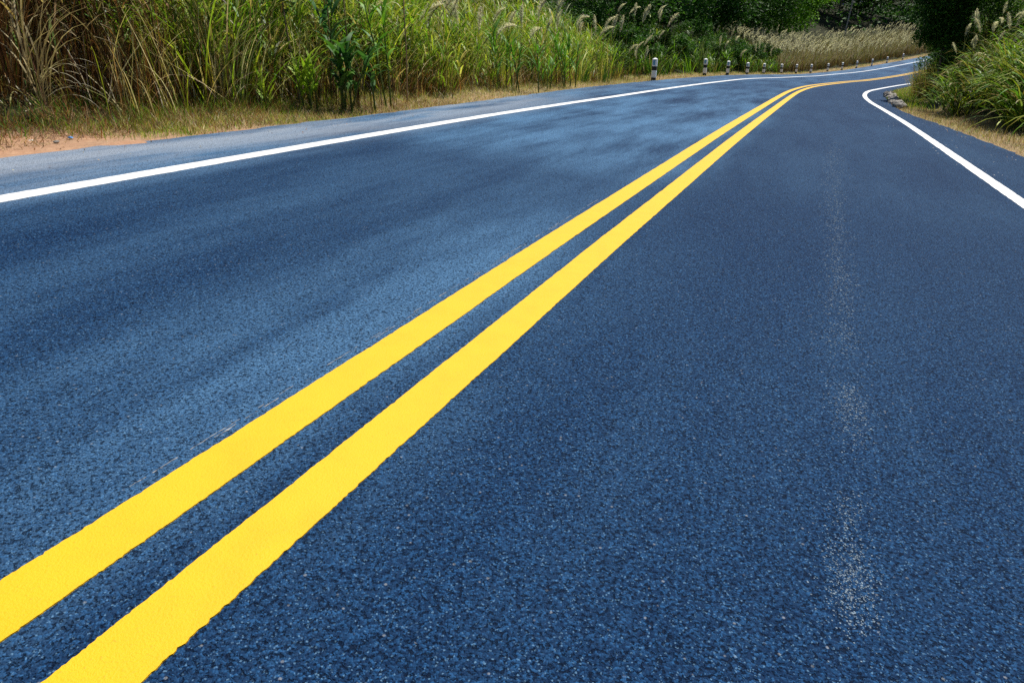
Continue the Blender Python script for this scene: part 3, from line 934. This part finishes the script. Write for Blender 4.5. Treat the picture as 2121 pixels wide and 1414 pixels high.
# taller trees standing beyond the thicket
TREES = [
    ('leafy_tree', (9.6, 47), 7.5, (3.4, 3.0, 3.4), 50, 9000, .26, TG, [3, 3, 1, 3], 'dark green leafy tree behind the two nearest guide posts', None, .18),
    ('leafy_tree', (14.8, 57), 8.5, (3.8, 3.4, 3.9), 54, 9500, .30, TG, [3, 4, 1, 2], 'dark leafy tree left of the bright green tree', None, .18),
    ('leafy_tree', (28.6, 82), 9.0, (5.0, 4.2, 4.4), 60, 11000, .36, [(.12, .28, .018), (.17, .35, .022), (.08, .20, .016)], [3, 3, 2], 'bright green rounded tree beyond the plumed reeds', None, .14),
    ('blossom_tree', (46.5, 110), 12.5, (5.0, 4.5, 5.2), 60, 9000, .42, TG, [3, 2, .5, 4], 'very dark tree with mauve blossom beyond the bend', (900, (.26, .20, .42), .34), .16),
    ('leafy_tree', (54.5, 117), 12.5, (5.2, 4.5, 5.4), 60, 9000, .42, TG, [3, 2, .5, 4], 'very dark tree right of the mauve blossom tree', None, .14),
    ('leafy_tree', (64.5, 124), 13, (5.6, 4.5, 5.8), 60, 9000, .42, TG, [3, 2, .5, 4], 'dark tree partly hidden behind the right hand bush', None, .14),
    ('leafy_tree', (4.6, 34), 6.0, (2.6, 2.4, 2.7), 44, 8000, .20, TG, [3, 3, 2, 2], 'leafy tree behind the plume grass left of the first guide post', None, .2),
    ('leafy_tree', (-1.5, 27.5), 5.4, (2.6, 2.2, 2.4), 40, 7500, .17, TG, [3, 3, 2, 2], 'dark tree behind the yellow grass thicket', None, .2),
    ('leafy_tree', (-6.4, 19.5), 5.2, (2.6, 2.2, 2.4), 40, 7500, .15, TG, [3, 3, 1, 2], 'dark tree behind the broad leaved cane', None, .2),
    ('leafy_tree', (20.8, 68), 9.5, (4.4, 3.8, 4.4), 54, 9500, .33, TG, [3, 4, 1, 2], 'deep green tree directly left behind the bright green tree', None, .16),
]
for (nm, loc, hgt, R, nc, nl, sz, cl, wt, lb, fl, clow) in TREES:
    tree(nm, loc, hgt, R, nc, nl, sz, cl, wt, .16, lb, 'tree', 'trees beyond the left thicket', crown_low=clow, flowers=fl)
tree('slender_tree', (41.0, 94.5), 9.5, (1.6, 1.4, 1.6), 20, 1500, .3, TG, [3, 3, 1, 2], .10, 'slender tree with a bare pale leaning trunk beyond the reeds', 'tree', bark=M_PALEBARK, crown_low=.72, lean=(.9, 0), nlimb=4)


def shrub(name, loc, h, r, nleaf, size, label, cols=TG, wts=(2, 3, 3, 1), group='leafy shrubs behind the guide posts', cat='shrub', aspect=.42):
    x, y = loc; z = float(ground_z(x, y))
    root = empty(name, (x, y, z), label=label, cat=cat, group=group)
    b, cc = crown(np.array([0, 0, h*.52]), (r, r*.9, h*.5), 26, nleaf, size, cols, list(wts), .3, aspect)
    obj('foliage', b.mesh('foliage', False), M_TREE, root)
    tubes = [(np.array([[0, 0, -.1], .5*cc[k] + np.array([0, 0, .05]), cc[k]]), np.array([.022, .014, .006]), 5) for k in range(9)]
    V, Q = tube_batch(tubes)
    obj('stem', mesh_from('stem', V, [Q], smooth=True), M_BARK, root)
    return root


ORD = ['nearest', 'second', 'third', 'fourth', 'fifth', 'sixth', 'seventh', 'eighth', 'ninth', 'tenth', 'eleventh', 'twelfth', 'thirteenth', 'farthest']
SHR = [(25.5, 1.9, 1.5, .9), (27.6, 2.0, 1.9, 1.0), (30.0, 2.2, 1.7, 1.0), (32.5, 2.0, 1.6, .9), (35.4, 2.1, 1.5, 1.0), (38.5, 2.2, 1.7, 1.1), (41.8, 2.0, 1.5, 1.1),
       (45.0, 2.1, 1.8, 1.2), (48.4, 2.2, 1.6, 1.2), (51.8, 2.2, 1.9, 1.3), (29.0, 4.3, 2.3, 1.4), (34, 4.6, 2.4, 1.5), (40, 4.8, 2.4, 1.6), (46.5, 5.0, 2.6, 1.7)]
BB = [(.09, .20, .02), (.13, .26, .03), (.05, .12, .016)]
BR = [(.05, .11, .016), (.075, .15, .02), (.03, .07, .013)]
for k, (t, d, h, r) in enumerate(SHR):
    shrub('leafy_shrub', tuple(float(v) for v in left_pt(t, d)), h, r, 5200, .075 + .0022*t*.5, ('leafy green shrub behind the guide posts, %s of the front hedge row' % ORD[k] if k < 10 else 'tall leafy shrub behind the guide posts, %s of the rear hedge row' % ORD[k - 10]), BR if k % 3 == 0 else TG, (3, 2, 3) if k % 3 == 0 else (2, 3, 3, 1))
shrub('leafy_shrub', (17.4, 27.0), 3.4, 1.7, 9000, .11, 'green leafy shrub high on the right bank behind the plumes', BB, (3, 2, 3), None)
shrub('leafy_shrub', (16.7, 28.6), 3.6, 1.3, 9000, .11, 'leafy shrub filling the gap right of the tall dark bush', BB, (3, 2, 3), None)
shrub('leafy_shrub', (20.2, 27.5), 3.0, 1.8, 9000, .11, 'dark green shrub at the top right of the right bank', TG, (3, 3, 2, 1), None)
shrub('leafy_shrub', (18.0, 31.0), 2.4, 1.2, 6000, .1, 'low green shrub behind the tall dark bush', TG, (3, 3, 2, 1), None)


def build_far_wood():
    """the wooded slope that closes the view; reads as one dark mass"""
    n = 210000
    az = rad(-42) + rad(86)*RNG.random(n)
    r = 34 + 150*RNG.random(n)**1.05
    x, y = np.sin(az)*r, np.cos(az)*r
    yl = np.clip(y, -60, 125)
    dl = (XPL(yl) - x)*np.cos(head(XPL, yl)); dr = (x - XPR(yl))*np.cos(head(XPR, yl))
    tn = x/np.maximum(y, 1)
    ok = ((dl > 10) | (dr > 16) | (y > 140)) & ~((tn > .27) & (tn < .405) & (y < 88) & (dl < 40))
    x, y = x[ok], y[ok]; n = len(x)
    m = 2200
    ci = RNG.integers(0, n, m); k = RNG.integers(0, m, n)
    cx, cy = x[ci][k], y[ci][k]; ch = (.4 + 7*RNG.random(m)**1.3)[k]
    v = RNG.normal(0, 1, (n, 3)); v /= np.linalg.norm(v, axis=1)[:, None]
    R = (1.8 + 1.8*RNG.random(m))[k]
    p = np.stack([cx, cy, ground_z(cx, cy) + ch*RNG.random(n)**.9], 1) + v*(R*RNG.random(n)**.5)[:, None]
    b = Batch(); b.add(*leaf_cards(p, (.16 + .0032*np.hypot(p[:, 0], p[:, 1]))*(.6 + .8*RNG.random(n)), palette(n, TG, [3, 3, 1, 4], .25), .55, .25, v))
    obj('far_wood', b.mesh('far_wood', False), M_TREE, label='dark wooded slope closing the view behind the roadside trees', kind='stuff')


build_far_wood()

# ------------------------------------------------------------------ guide posts
POSTS = [((4.87, 25.72), .71), ((9.06, 35.25), .73), ((11.27, 39.2), .67), ((13.7, 43.7), .62), ((16.0, 47.7), .61), ((19.1, 53.2), .61), ((21.6, 57.0), .61),
         ((23.9, 60.0), .63), ((27.5, 65.4), .61), ((30.5, 69.4), .61), ((33.6, 73.3), .63), ((37.1, 77.6), .63), ((41.0, 82.4), .61), ((45.3, 87.5), .61)]
ORD = ['nearest', 'second', 'third', 'fourth', 'fifth', 'sixth', 'seventh', 'eighth', 'ninth', 'tenth', 'eleventh', 'twelfth', 'thirteenth', 'farthest']


def box_ring(levels, chamfer=.012):
    """stack of chamfered squares: levels = [(z, half width)]"""
    V = []
    for z, w in levels:
        c = min(chamfer, w*.3)
        V += [(-w + c, -w, z), (w - c, -w, z), (w, -w + c, z), (w, w - c, z), (w - c, w, z), (-w + c, w, z), (-w, w - c, z), (-w, -w + c, z)]
    Q = []
    for i in range(len(levels) - 1):
        for j in range(8):
            Q.append((i*8 + j, i*8 + (j + 1) % 8, i*8 + 8 + (j + 1) % 8, i*8 + 8 + j))
    V += [(0, 0, levels[0][0]), (0, 0, levels[-1][0])]
    nb, ntp = len(V) - 2, len(V) - 1
    e = (len(levels) - 1)*8
    T = [(j, nb, (j + 1) % 8) for j in range(8)] + [(e + j, e + (j + 1) % 8, ntp) for j in range(8)]
    return np.array(V), [np.array(Q), np.array(T)]


def post_part(name, levels, material, parent):
    V, F = box_ring(levels)
    return obj(name, mesh_from(name, V, F), material, parent)


def make_post():
    root = empty('guide_post', (0, 0, 0))
    post_part('shaft', [(-.25, .078), (.66, .078)], M_PBLACK, root)
    post_part('white_band', [(.085, .081), (.315, .081)], M_PWHITE, root)
    upper = post_part('white_band', [(.445, .081), (.668, .081)], M_PWHITE, root)
    post_part('cap', [(.669, .080), (.674, .080), (.708, .022), (.712, .010)], M_PWHITE, root)
    V = np.array([(-.052, -.0835, .485), (.030, -.0835, .485), (.030, -.0835, .645), (-.052, -.0835, .645), (-.052, -.0795, .485), (.030, -.0795, .485), (.030, -.0795, .645), (-.052, -.0795, .645)])
    F = [np.array([(0, 1, 2, 3), (4, 7, 6, 5), (0, 4, 5, 1), (1, 5, 6, 2), (2, 6, 7, 3), (3, 7, 4, 0)])]
    obj('reflector', mesh_from('reflector', V, F), M_REFL, upper)
    return root


_post = make_post()
for i, ((x, y), hgt) in enumerate(POSTS):
    o = _post if i == 0 else copy_tree(_post)
    o.location = (x, y, float(road_z(x, y)) - .01)
    s = hgt/.71
    o.scale = (1.0, 1.0, s)
    o.rotation_euler = (random.gauss(0, .012), random.gauss(0, .012) + .01, -float(head(XPL, y))*.75 + random.gauss(0, .06))
    props(o, 'black and white banded guide post, %s of the row from the camera' % ORD[i], 'guide post', 'guide posts along the left edge')

# ------------------------------------------------------------------ stones and rocks
def stone_mesh(name, r, seed, sq=(1, 1, .7)):
    rg = np.random.default_rng(seed)
    n, k = 6, 8
    V = [(0, 0, -1)]
    for i in range(1, n):
        ph = math.pi*i/n
        for j in range(k):
            th = 2*math.pi*(j + .5*(i % 2))/k
            V.append((math.sin(ph)*math.cos(th), math.sin(ph)*math.sin(th), -math.cos(ph)))
    V.append((0, 0, 1)); V = np.array(V)
    pl = rg.normal(0, 1, (9, 3)); pl /= np.linalg.norm(pl, axis=1)[:, None]; dd = .62 + .25*rg.random(9)
    for a, d in zip(pl, dd):
        s = V @ a; V = V - np.maximum(s - d, 0)[:, None]*a
    V = V*(1 + rg.normal(0, .04, (len(V), 1)))*np.array(sq)*r
    Q, T = [], []
    for j in range(k):
        T.append((0, 1 + (j + 1) % k, 1 + j)); T.append((len(V) - 1, 1 + (n - 2)*k + j, 1 + (n - 2)*k + (j + 1) % k))
        for i in range(n - 2):
            a, b = 1 + i*k, 1 + (i + 1)*k
            Q.append((a + j, a + (j + 1) % k, b + (j + 1) % k, b + j))
    return mesh_from(name, V, [np.array(Q), np.array(T)])


SM = [stone_mesh('stone', 1.0, s, (1, .8 + .1*(s % 3), .6 + .1*(s % 2))) for s in range(6)]
for m_ in SM: m_.materials.append(M_STONE)
x0, y0 = right_pt(25.5, .2)
edging = empty('stone_edging', (float(x0), float(y0), float(road_z(x0, y0))), label='low row of broken stones edging the pavement inside the right bend', cat='stone edging')
for i in range(22):
    t = 21.6 + 8.4*i/21 + RNG.normal(0, .06); d = .16 + RNG.normal(0, .05)
    x, y = right_pt(t, d)
    o = obj('stone', SM[i % 6], None, edging)
    o.location = (float(x - x0), float(y - y0), float(road_z(x, y) - road_z(x0, y0)) + .03)
    o.scale = (.17 + .06*RNG.random(), .15 + .05*RNG.random(), .15 + .07*RNG.random())
    o.rotation_euler = (RNG.normal(0, .3), RNG.normal(0, .3), RNG.random()*6)


def rock(loc, r, label, seed, sq=(1, .8, .9)):
    me = stone_mesh('boulder', 1.0, seed, sq); me.materials.append(M_ROCK)
    o = obj('boulder', me, None, label=label, cat='rock', group='rocks in the thicket')
    o.location = (loc[0], loc[1], loc[2]); o.scale = (r, r, r)
    o.rotation_euler = (.2*seed, .1, .7*seed)
    return o


rock((-3.30, 12.6, 1.34), .36, 'large pinkish boulder half hidden in the grass', 21, (1, .8, .85))
rock((-2.95, 12.4, 1.20), .13, 'small pale rock right of the large boulder', 22)
rock((-3.95, 12.6, 1.12), .14, 'small pale rock left of the large boulder', 23)
rock((-2.35, 12.3, .98), .12, 'small pale rock above the broad leaved cane', 24)

# ------------------------------------------------------------------ named plants
def single(az, L, lean, bend, W, c0, c1, P=(0, 0, 0), nseg=9, tw=0.0, power=1.4, fold=True):
    """one leaf: ribbon with a raised midrib fold"""
    N = 1
    V, Q, T, C = ribbons(np.array([P], float), np.array([az]), np.array([L]), np.array([lean]), np.array([bend]), np.array([W]), np.array([c0]), nseg, np.array([tw]), power, np.array([c1]), .35)
    b = Batch(); b.add(V, Q, T, C)
    return b


def plant(name, loc, label, cat, leaves, stems, lmat, smat=None, group=None, scol=(.12, .16, .04)):
    x, y = loc
    root = empty(name, (x, y, float(ground_z(x, y))), label=label, cat=cat, group=group)
    for s in stems:
        p, r = s
        V, Q = tube(p, r, 6)
        me = mesh_from('stem', V, [Q], np.full((len(V), 3), scol), smooth=True)
        obj('stem', me, smat or lmat, root)
    for lf in leaves:
        obj('leaf', single(**lf).mesh('leaf'), lmat, root)
    return root


def lerp(a, b, t): return tuple(a[i] + (b[i] - a[i])*t for i in range(3))


# arching pale blades springing from the brown reeds at the far left
lv = []
for k in range(26):
    az = RNG.uniform(.7, 2.3) if k < 18 else RNG.uniform(-2.5, 0)
    lv.append(dict(az=az, L=RNG.uniform(.9, 1.5), lean=RNG.uniform(.05, .3), bend=RNG.uniform(1.3, 2.5), W=RNG.uniform(.012, .020), c0=(.40, .32, .16), c1=(.55, .47, .30),
                   P=(RNG.normal(0, .06), RNG.normal(0, .06), RNG.uniform(0, .35)), tw=RNG.normal(0, .4), power=1.7))
for k in range(12):
    lv.append(dict(az=RNG.uniform(.9, 2.2), L=RNG.uniform(.45, .7), lean=RNG.uniform(.5, .9), bend=RNG.uniform(1.2, 2.0), W=.014, c0=(.34, .30, .2), c1=(.6, .55, .42), P=(0.02, 0, RNG.uniform(.02, .3)), tw=RNG.normal(0, .4), power=1.2))
plant('arching_reed', (-4.50, 7.05), 'reed clump with long pale arching blades at the far left', 'reed', lv,
      [(np.array([[0.0, 0, 0], [.0, 0, .8], [.03, 0, 1.7]]), np.array([.008, .007, .004]))], M_DRY, scol=(.3, .3, .1))

# leaning reed right of the dark hollow
lv = []
for k in range(34):
    lv.append(dict(az=RNG.normal(-1.25, .35), L=RNG.uniform(1.2, 2.1), lean=RNG.uniform(.10, .36), bend=RNG.uniform(-.15, .25), W=RNG.uniform(.010, .020),
                   c0=lerp(BROWN, STRAW, RNG.random()), c1=lerp(STRAW, LIME, RNG.random()), P=(RNG.normal(0, .07), RNG.normal(0, .05), 0), tw=RNG.normal(0, .6)))
for k in range(14):
    lv.append(dict(az=RNG.uniform(.8, 2.4), L=RNG.uniform(.9, 1.4), lean=RNG.uniform(.0, .2), bend=RNG.uniform(.8, 2.0), W=.014, c0=(.14, .2, .05), c1=(.5, .44, .28), P=(RNG.normal(.1, .1), RNG.normal(0, .05), 0), tw=RNG.normal(0, .6), power=1.8))
plant('leaning_reed', (-3.42, 8.85), 'tall reed clump leaning left beside the dark hollow', 'reed', lv, [], M_DRY)


def cane(name, loc, h, nleaf, W, L, c0s, label, group=None, spread=.1, nst=3, bendr=(1.2, 2.3), zlo=.35, azc=None):
    lv, st = [], []
    for s in range(nst):
        ox, oy = RNG.normal(0, spread, 2); tx, ty = RNG.normal(0, .12, 2)
        hh = h*RNG.uniform(.75, 1.05)
        path = np.array([[ox, oy, -.02], [ox + tx*.4, oy + ty*.4, hh*.5], [ox + tx, oy + ty, hh]])
        st.append((path, np.array([.013, .011, .005])))
        for k in range(nleaf):
            f = zlo + (1 - zlo)*(k + RNG.random()*.5)/nleaf
            P = tuple(np.interp(f, [0, .5, 1], path[:, j]) for j in range(3))
            az = (k*2.6 + RNG.normal(0, .4)) if azc is None else RNG.normal(azc, 1.1)
            c = c0s[RNG.integers(0, len(c0s))]
            lv.append(dict(az=az, L=L*RNG.uniform(.7, 1.15), lean=RNG.uniform(.25, .7), bend=RNG.uniform(*bendr), W=W*RNG.uniform(.75, 1.2), c0=c, c1=lerp(c, LIME, .4*RNG.random()), P=P, tw=RNG.normal(0, .25), power=1.2))
    return plant(name, loc, label, 'plant', lv, st, M_LEAF, M_LEAF, group)


DG = [(.030, .11, .022), (.05, .15, .030), (.07, .19, .04)]
YG = [(.26, .42, .03), (.21, .37, .03), (.34, .46, .05)]
BG = [(.10, .27, .02), (.15, .33, .025), (.06, .18, .018)]
cane('broad_leaved_cane', (-2.15, 9.95), .88, 11, .078, .50, DG, 'dark green broad leaved cane with drooping leaves at the verge', nst=6, spread=.14)
# bare dark stems under the cane
lv = [dict(az=RNG.random()*6.28, L=RNG.uniform(.5, .8), lean=abs(RNG.normal(.06, .05)), bend=.05, W=.010, c0=(.05, .03, .02), c1=(.09, .06, .03), P=(RNG.normal(0, .28), RNG.normal(.05, .12), 0)) for k in range(60)]
plant('dead_stalk_clump', (-2.15, 10.15), 'upright dead brown stalks under the broad leaved cane', 'plant', lv, [], M_DRY)
cane('lance_leaved_plant', (-2.56, 9.72), .66, 11, .048, .42, YG, 'bright yellow green lance leaved plant left of the broad leaved cane', nst=4, spread=.12, bendr=(.4, 1.2))
cane('lance_leaved_plant', (-2.98, 9.25), .38, 8, .030, .34, YG, 'low yellow green lance leaved plant at the foot of the thicket', nst=3, spread=.16, bendr=(.4, 1.2))
cane('tall_cane', (-2.42, 10.6), 1.55, 11, .075, .62, [(.04, .13, .05), (.06, .17, .06), (.09, .2, .06)], 'tall blue green cane rising behind the broad leaved cane', nst=2, spread=.08, bendr=(.9, 2.2), zlo=.45)
cane('tall_cane', (-1.86, 10.8), 1.6, 10, .06, .55, BG, 'tall green cane right of the blue green cane', nst=2, spread=.06, bendr=(.9, 2.0), zlo=.45)
cane('bamboo_grass', (-.05, 15.9), 1.25, 11, .045, .62, BG, 'bright green bamboo grass clump in the yellow thicket', nst=9, spread=.24, bendr=(.6, 1.6), zlo=.3)
cane('bamboo_grass', (1.05, 18.3), 1.15, 10, .045, .6, BG, 'bright green bamboo grass right of the first clump', nst=7, spread=.26, bendr=(.6, 1.6), zlo=.3)
cane('lance_leaved_plant', (.75, 16.9), .6, 8, .032, .45, BG, 'small green lance leaved plant between the bamboo grasses', nst=3, spread=.14, bendr=(.5, 1.4))


def sword(loc, n, L, label, c0=(.06, .15, .04), c1=(.13, .26, .06), az=.6, sp=.5, W=.03):
    lv = [dict(az=RNG.normal(az, sp), L=L*RNG.uniform(.6, 1.1), lean=abs(RNG.normal(.25, .15)), bend=RNG.uniform(.1, .7), W=W*RNG.uniform(.7, 1.2), c0=c0, c1=lerp(c1, YGREEN, RNG.random()*.5), P=(RNG.normal(0, .08), RNG.normal(0, .08), 0), tw=RNG.normal(0, .5)) for k in range(n)]
    return plant('sword_grass', loc, label, 'grass clump', lv, [], M_LEAF)


sword((1.95, 20.6), 16, .75, 'upright blue green sword grass left of the first guide post', az=.9)
sword((2.75, 21.9), 18, .85, 'sword grass fanning right near the first guide post', az=.9)
sword((9.3, 37.3), 18, 1.9, 'tall pale sword grass between the second and third posts', az=.6, c0=(.12, .2, .05), c1=(.35, .4, .16), W=.05)
sword((13.6, 21.4), 26, 1.5, 'upright green blade clump high on the right bank', az=-.3, c0=(.07, .16, .03), c1=(.14, .26, .04), W=.034)

# dark sapling with drooping dark leaves near the top edge
lv = []
for k in range(16):
    c = (.016, .035, .012) if k % 4 else (.35, .16, .03)
    lv.append(dict(az=RNG.random()*6.28, L=RNG.uniform(.16, .26), lean=RNG.uniform(.9, 1.6), bend=RNG.uniform(.5, 1.2), W=RNG.uniform(.06, .09), c0=c, c1=c, P=(RNG.normal(0, .14), RNG.normal(0, .1), RNG.uniform(1.15, 1.7)), tw=RNG.normal(0, .3), power=1.1))
plant('dark_sapling', (-2.88, 9.85), 'dark thin sapling with broad dark and orange leaves', 'sapling', lv,
      [(np.array([[.05, 0, 0], [.0, 0, .6], [-.03, 0, 1.2], [-.02, 0, 1.8]]), np.array([.014, .012, .01, .006]))], M_LEAF, M_BARK)

# tall bare dry stalks
for i, (x, y, lab) in enumerate(((-2.52, 10.45, 'tall bare dry stalk left of the tall canes'), (-2.30, 10.5, 'tall bare reddish stalk beside the tall canes'), (-1.62, 11.4, 'dark dry stalk right of the broad leaved cane'))):
    z = float(ground_z(x, y))
    V, Q = tube(np.array([[0, 0, 0], [.03, 0, .8], [.02, .02, 2.0]]), np.array([.012, .011, .006]), 6)
    o = obj('dry_stalk', mesh_from('dry_stalk', V, [Q], np.full((len(V), 3), (.36, .24, .14)), smooth=True), M_DRY, label=lab, cat='stalk'); o.location = (x, y, z)


# ---- plume grass stalks that stand out singly
def plume_stalk(x, y, h, k, yaw, sc, label, group, lean=.08):
    z = float(ground_z(x, y))
    root = empty('plume_grass', (x, y, z), label=label, cat='plume grass', group=group)
    ex, ey = math.sin(yaw)*h*lean, math.cos(yaw)*h*lean
    V, Q = tube(np.array([[0, 0, 0], [ex*.3, ey*.3, h*.5], [ex, ey, h]]), np.array([.006, .005, .003])*(1 + y*.012), 5)
    obj('stem', mesh_from('stem', V, [Q], np.full((len(V), 3), (.34, .32, .12)), smooth=True), M_DRY, root)
    p = obj('plume', PLUME_ME[k % 4], None, root)
    p.location = (ex, ey, h - .02); p.rotation_euler = (random.gauss(0, .25), .12 + random.gauss(0, .3), math.pi/2 - yaw + random.gauss(0, .4)); p.scale = (sc, sc, sc)
    return root


# (bearing tangent, distance, plume tip height above the camera as tangent, scale)
PX = [(985, 14.8, 25), (1012, 15.8, 14), (1020, 15.2, 38), (1045, 16.6, 30), (1072, 16.6, 24), (1090, 17.2, 45), (1105, 17.0, 10), (1128, 18.0, 38), (1145, 18.4, 8),
      (1150, 19.0, 30), (1185, 19.6, 28), (1196, 19.8, 42), (1228, 21.0, 40), (1235, 21.4, 48), (1245, 21.6, 38), (1262, 22.4, 44), (1280, 22.8, 42), (1268, 24.0, 6), (1296, 24.6, 10), (1305, 24.2, 14), (1320, 24.8, 26),
      (1352, 26.6, 14), (1362, 27.2, 26), (1372, 27.4, 36), (1330, 26.0, 70), (1300, 24.8, 82), (1318, 25.5, 95), (1358, 27.6, 58), (1335, 26.8, 100), (560, 12.0, 8), (700, 12.6, 22), (745, 13.0, 8), (765, 13.4, 4), (860, 13.8, 6), (880, 14.0, 16), (905, 14.2, 2), (925, 14.6, 6), (945, 14.6, 14)]
for i, (px, dist, ty) in enumerate(PX):
    x = (px - 1060.5)/1577.8*dist; y = dist
    top = CAM_Z + (85 - ty)/1577.8*dist*1.0
    h = max(.6, top - float(ground_z(x, y)) - .38)
    plume_stalk(x, y, h, i, random.uniform(.3, 2.6), random.uniform(.75, 1.3), 'pale feathery plume grass stalk rising from the left thicket', 'plume grass stalks in the left thicket')
PX2 = [(1488, 36, 78, .9), (1500, 37, 85, .9), (1521, 40, 73, 1), (1560, 46, 80, 1.1), (1571, 47, 86, 1.1), (1585, 50, 96, 1.1), (1620, 54, 84, 1.3), (1626, 55, 90, 1.3), (1655, 60, 70, 1.4), (1536, 44, 102, 1.1), (1600, 52, 100, 1.2), (1566, 47, 92, 1.1)]
for i, (px, dist, ty, sc) in enumerate(PX2):
    x = (px - 1060.5)/1577.8*dist; y = dist
    h = max(.5, CAM_Z + (85 - ty)/1577.8*dist - float(ground_z(x, y)) - .38*sc)
    plume_stalk(x, y, h, i, random.uniform(.6, 2.4), sc*1.1, 'small plume grass stalk among the dark shrubs behind the posts', 'plume grass stalks among the far shrubs')
PX3 = [(1985, 20.5, 80), (1996, 20, 70), (2004, 20, 90), (2018, 19.5, 46), (2030, 19.5, 22), (2040, 19, 38), (2052, 19, 12), (2036, 18.6, 66), (2058, 18.4, 60), (2074, 18.4, 40), (2086, 18, 22), (2098, 18, 26), (2104, 17.6, 30), (2116, 17.2, 40), (1990, 22, 14), (2062, 20, 4)]
for i, (px, dist, ty) in enumerate(PX3):
    x = (px - 1060.5)/1577.8*dist; y = dist
    h = max(.5, CAM_Z + (85 - ty)/1577.8*dist - float(ground_z(x, y)) - .36)
    plume_stalk(x, y, h, i, random.uniform(-.2, 1.6), random.uniform(.6, .9), 'greyish plume grass stalk on the right bank', 'plume grass stalks on the right bank', .2)

# ---- dead leaf bits and crumbs of soil strewn over the verges and shoulders
def build_leaf_litter():
    b = Batch()
    for (f, t0, t1, d0, d1, n, s0, s1) in ((left_pt, 1.5, 10, -.55, 1.6, 2600, .006, .03), (left_pt, 10, 30, -.35, 1.2, 1500, .01, .04), (right_pt, 5, 26, -.5, 1.6, 2200, .01, .045)):
        t = t0 + (t1 - t0)*RNG.random(n); d = d0 + (d1 - d0)*RNG.random(n)**.7
        x, y = f(t, d); z = np.maximum(ground_z(x, y), np.where(d < 0, road_z(x, y), -99)) + .010
        b.add(*leaf_cards(np.stack([x, y, z], 1), s0 + (s1 - s0)*RNG.random(n)**3, palette(n, [BROWN, STRAW, RUST, (.30, .15, .07), PALE], [3, 3, 2, 3, 1.2]), .5, 1.5))
    obj('leaf_litter', b.mesh('leaf_litter', False), M_DRY, label='dead leaf bits and soil crumbs strewn along both road edges', kind='stuff')


build_leaf_litter()

# ---- litter
def crumple(name, loc, r, material, label, seed):
    me = stone_mesh(name, 1.0, seed, (1, .6, .35)); me.materials.append(material)
    o = obj(name, me, None, label=label, cat='litter'); o.location = (*loc, float(ground_z(*loc)) + r*.3); o.scale = (r, r, r); o.rotation_euler = (0, 0, seed)


crumple('blue_scrap', (-3.92, 6.42), .035, M_BLUEPLASTIC, 'crumpled blue plastic scrap on the left verge', 31)
crumple('pale_scrap', (-4.16, 6.25), .03, M_PALELITTER, 'pale paper scrap at the edge of the bare soil', 32)
crumple('grey_pebble', (-3.86, 6.12), .04, M_STONE, 'grey pebble on the soil below the blue scrap', 33)
crumple('brown_clod', (-4.02, 5.75), .035, M_SOIL, 'reddish brown clod of earth on the bare soil', 34)
crumple('white_scrap', (12.15, 20.9), .06, M_PALELITTER, 'white scrap on the right verge near the stones', 35)
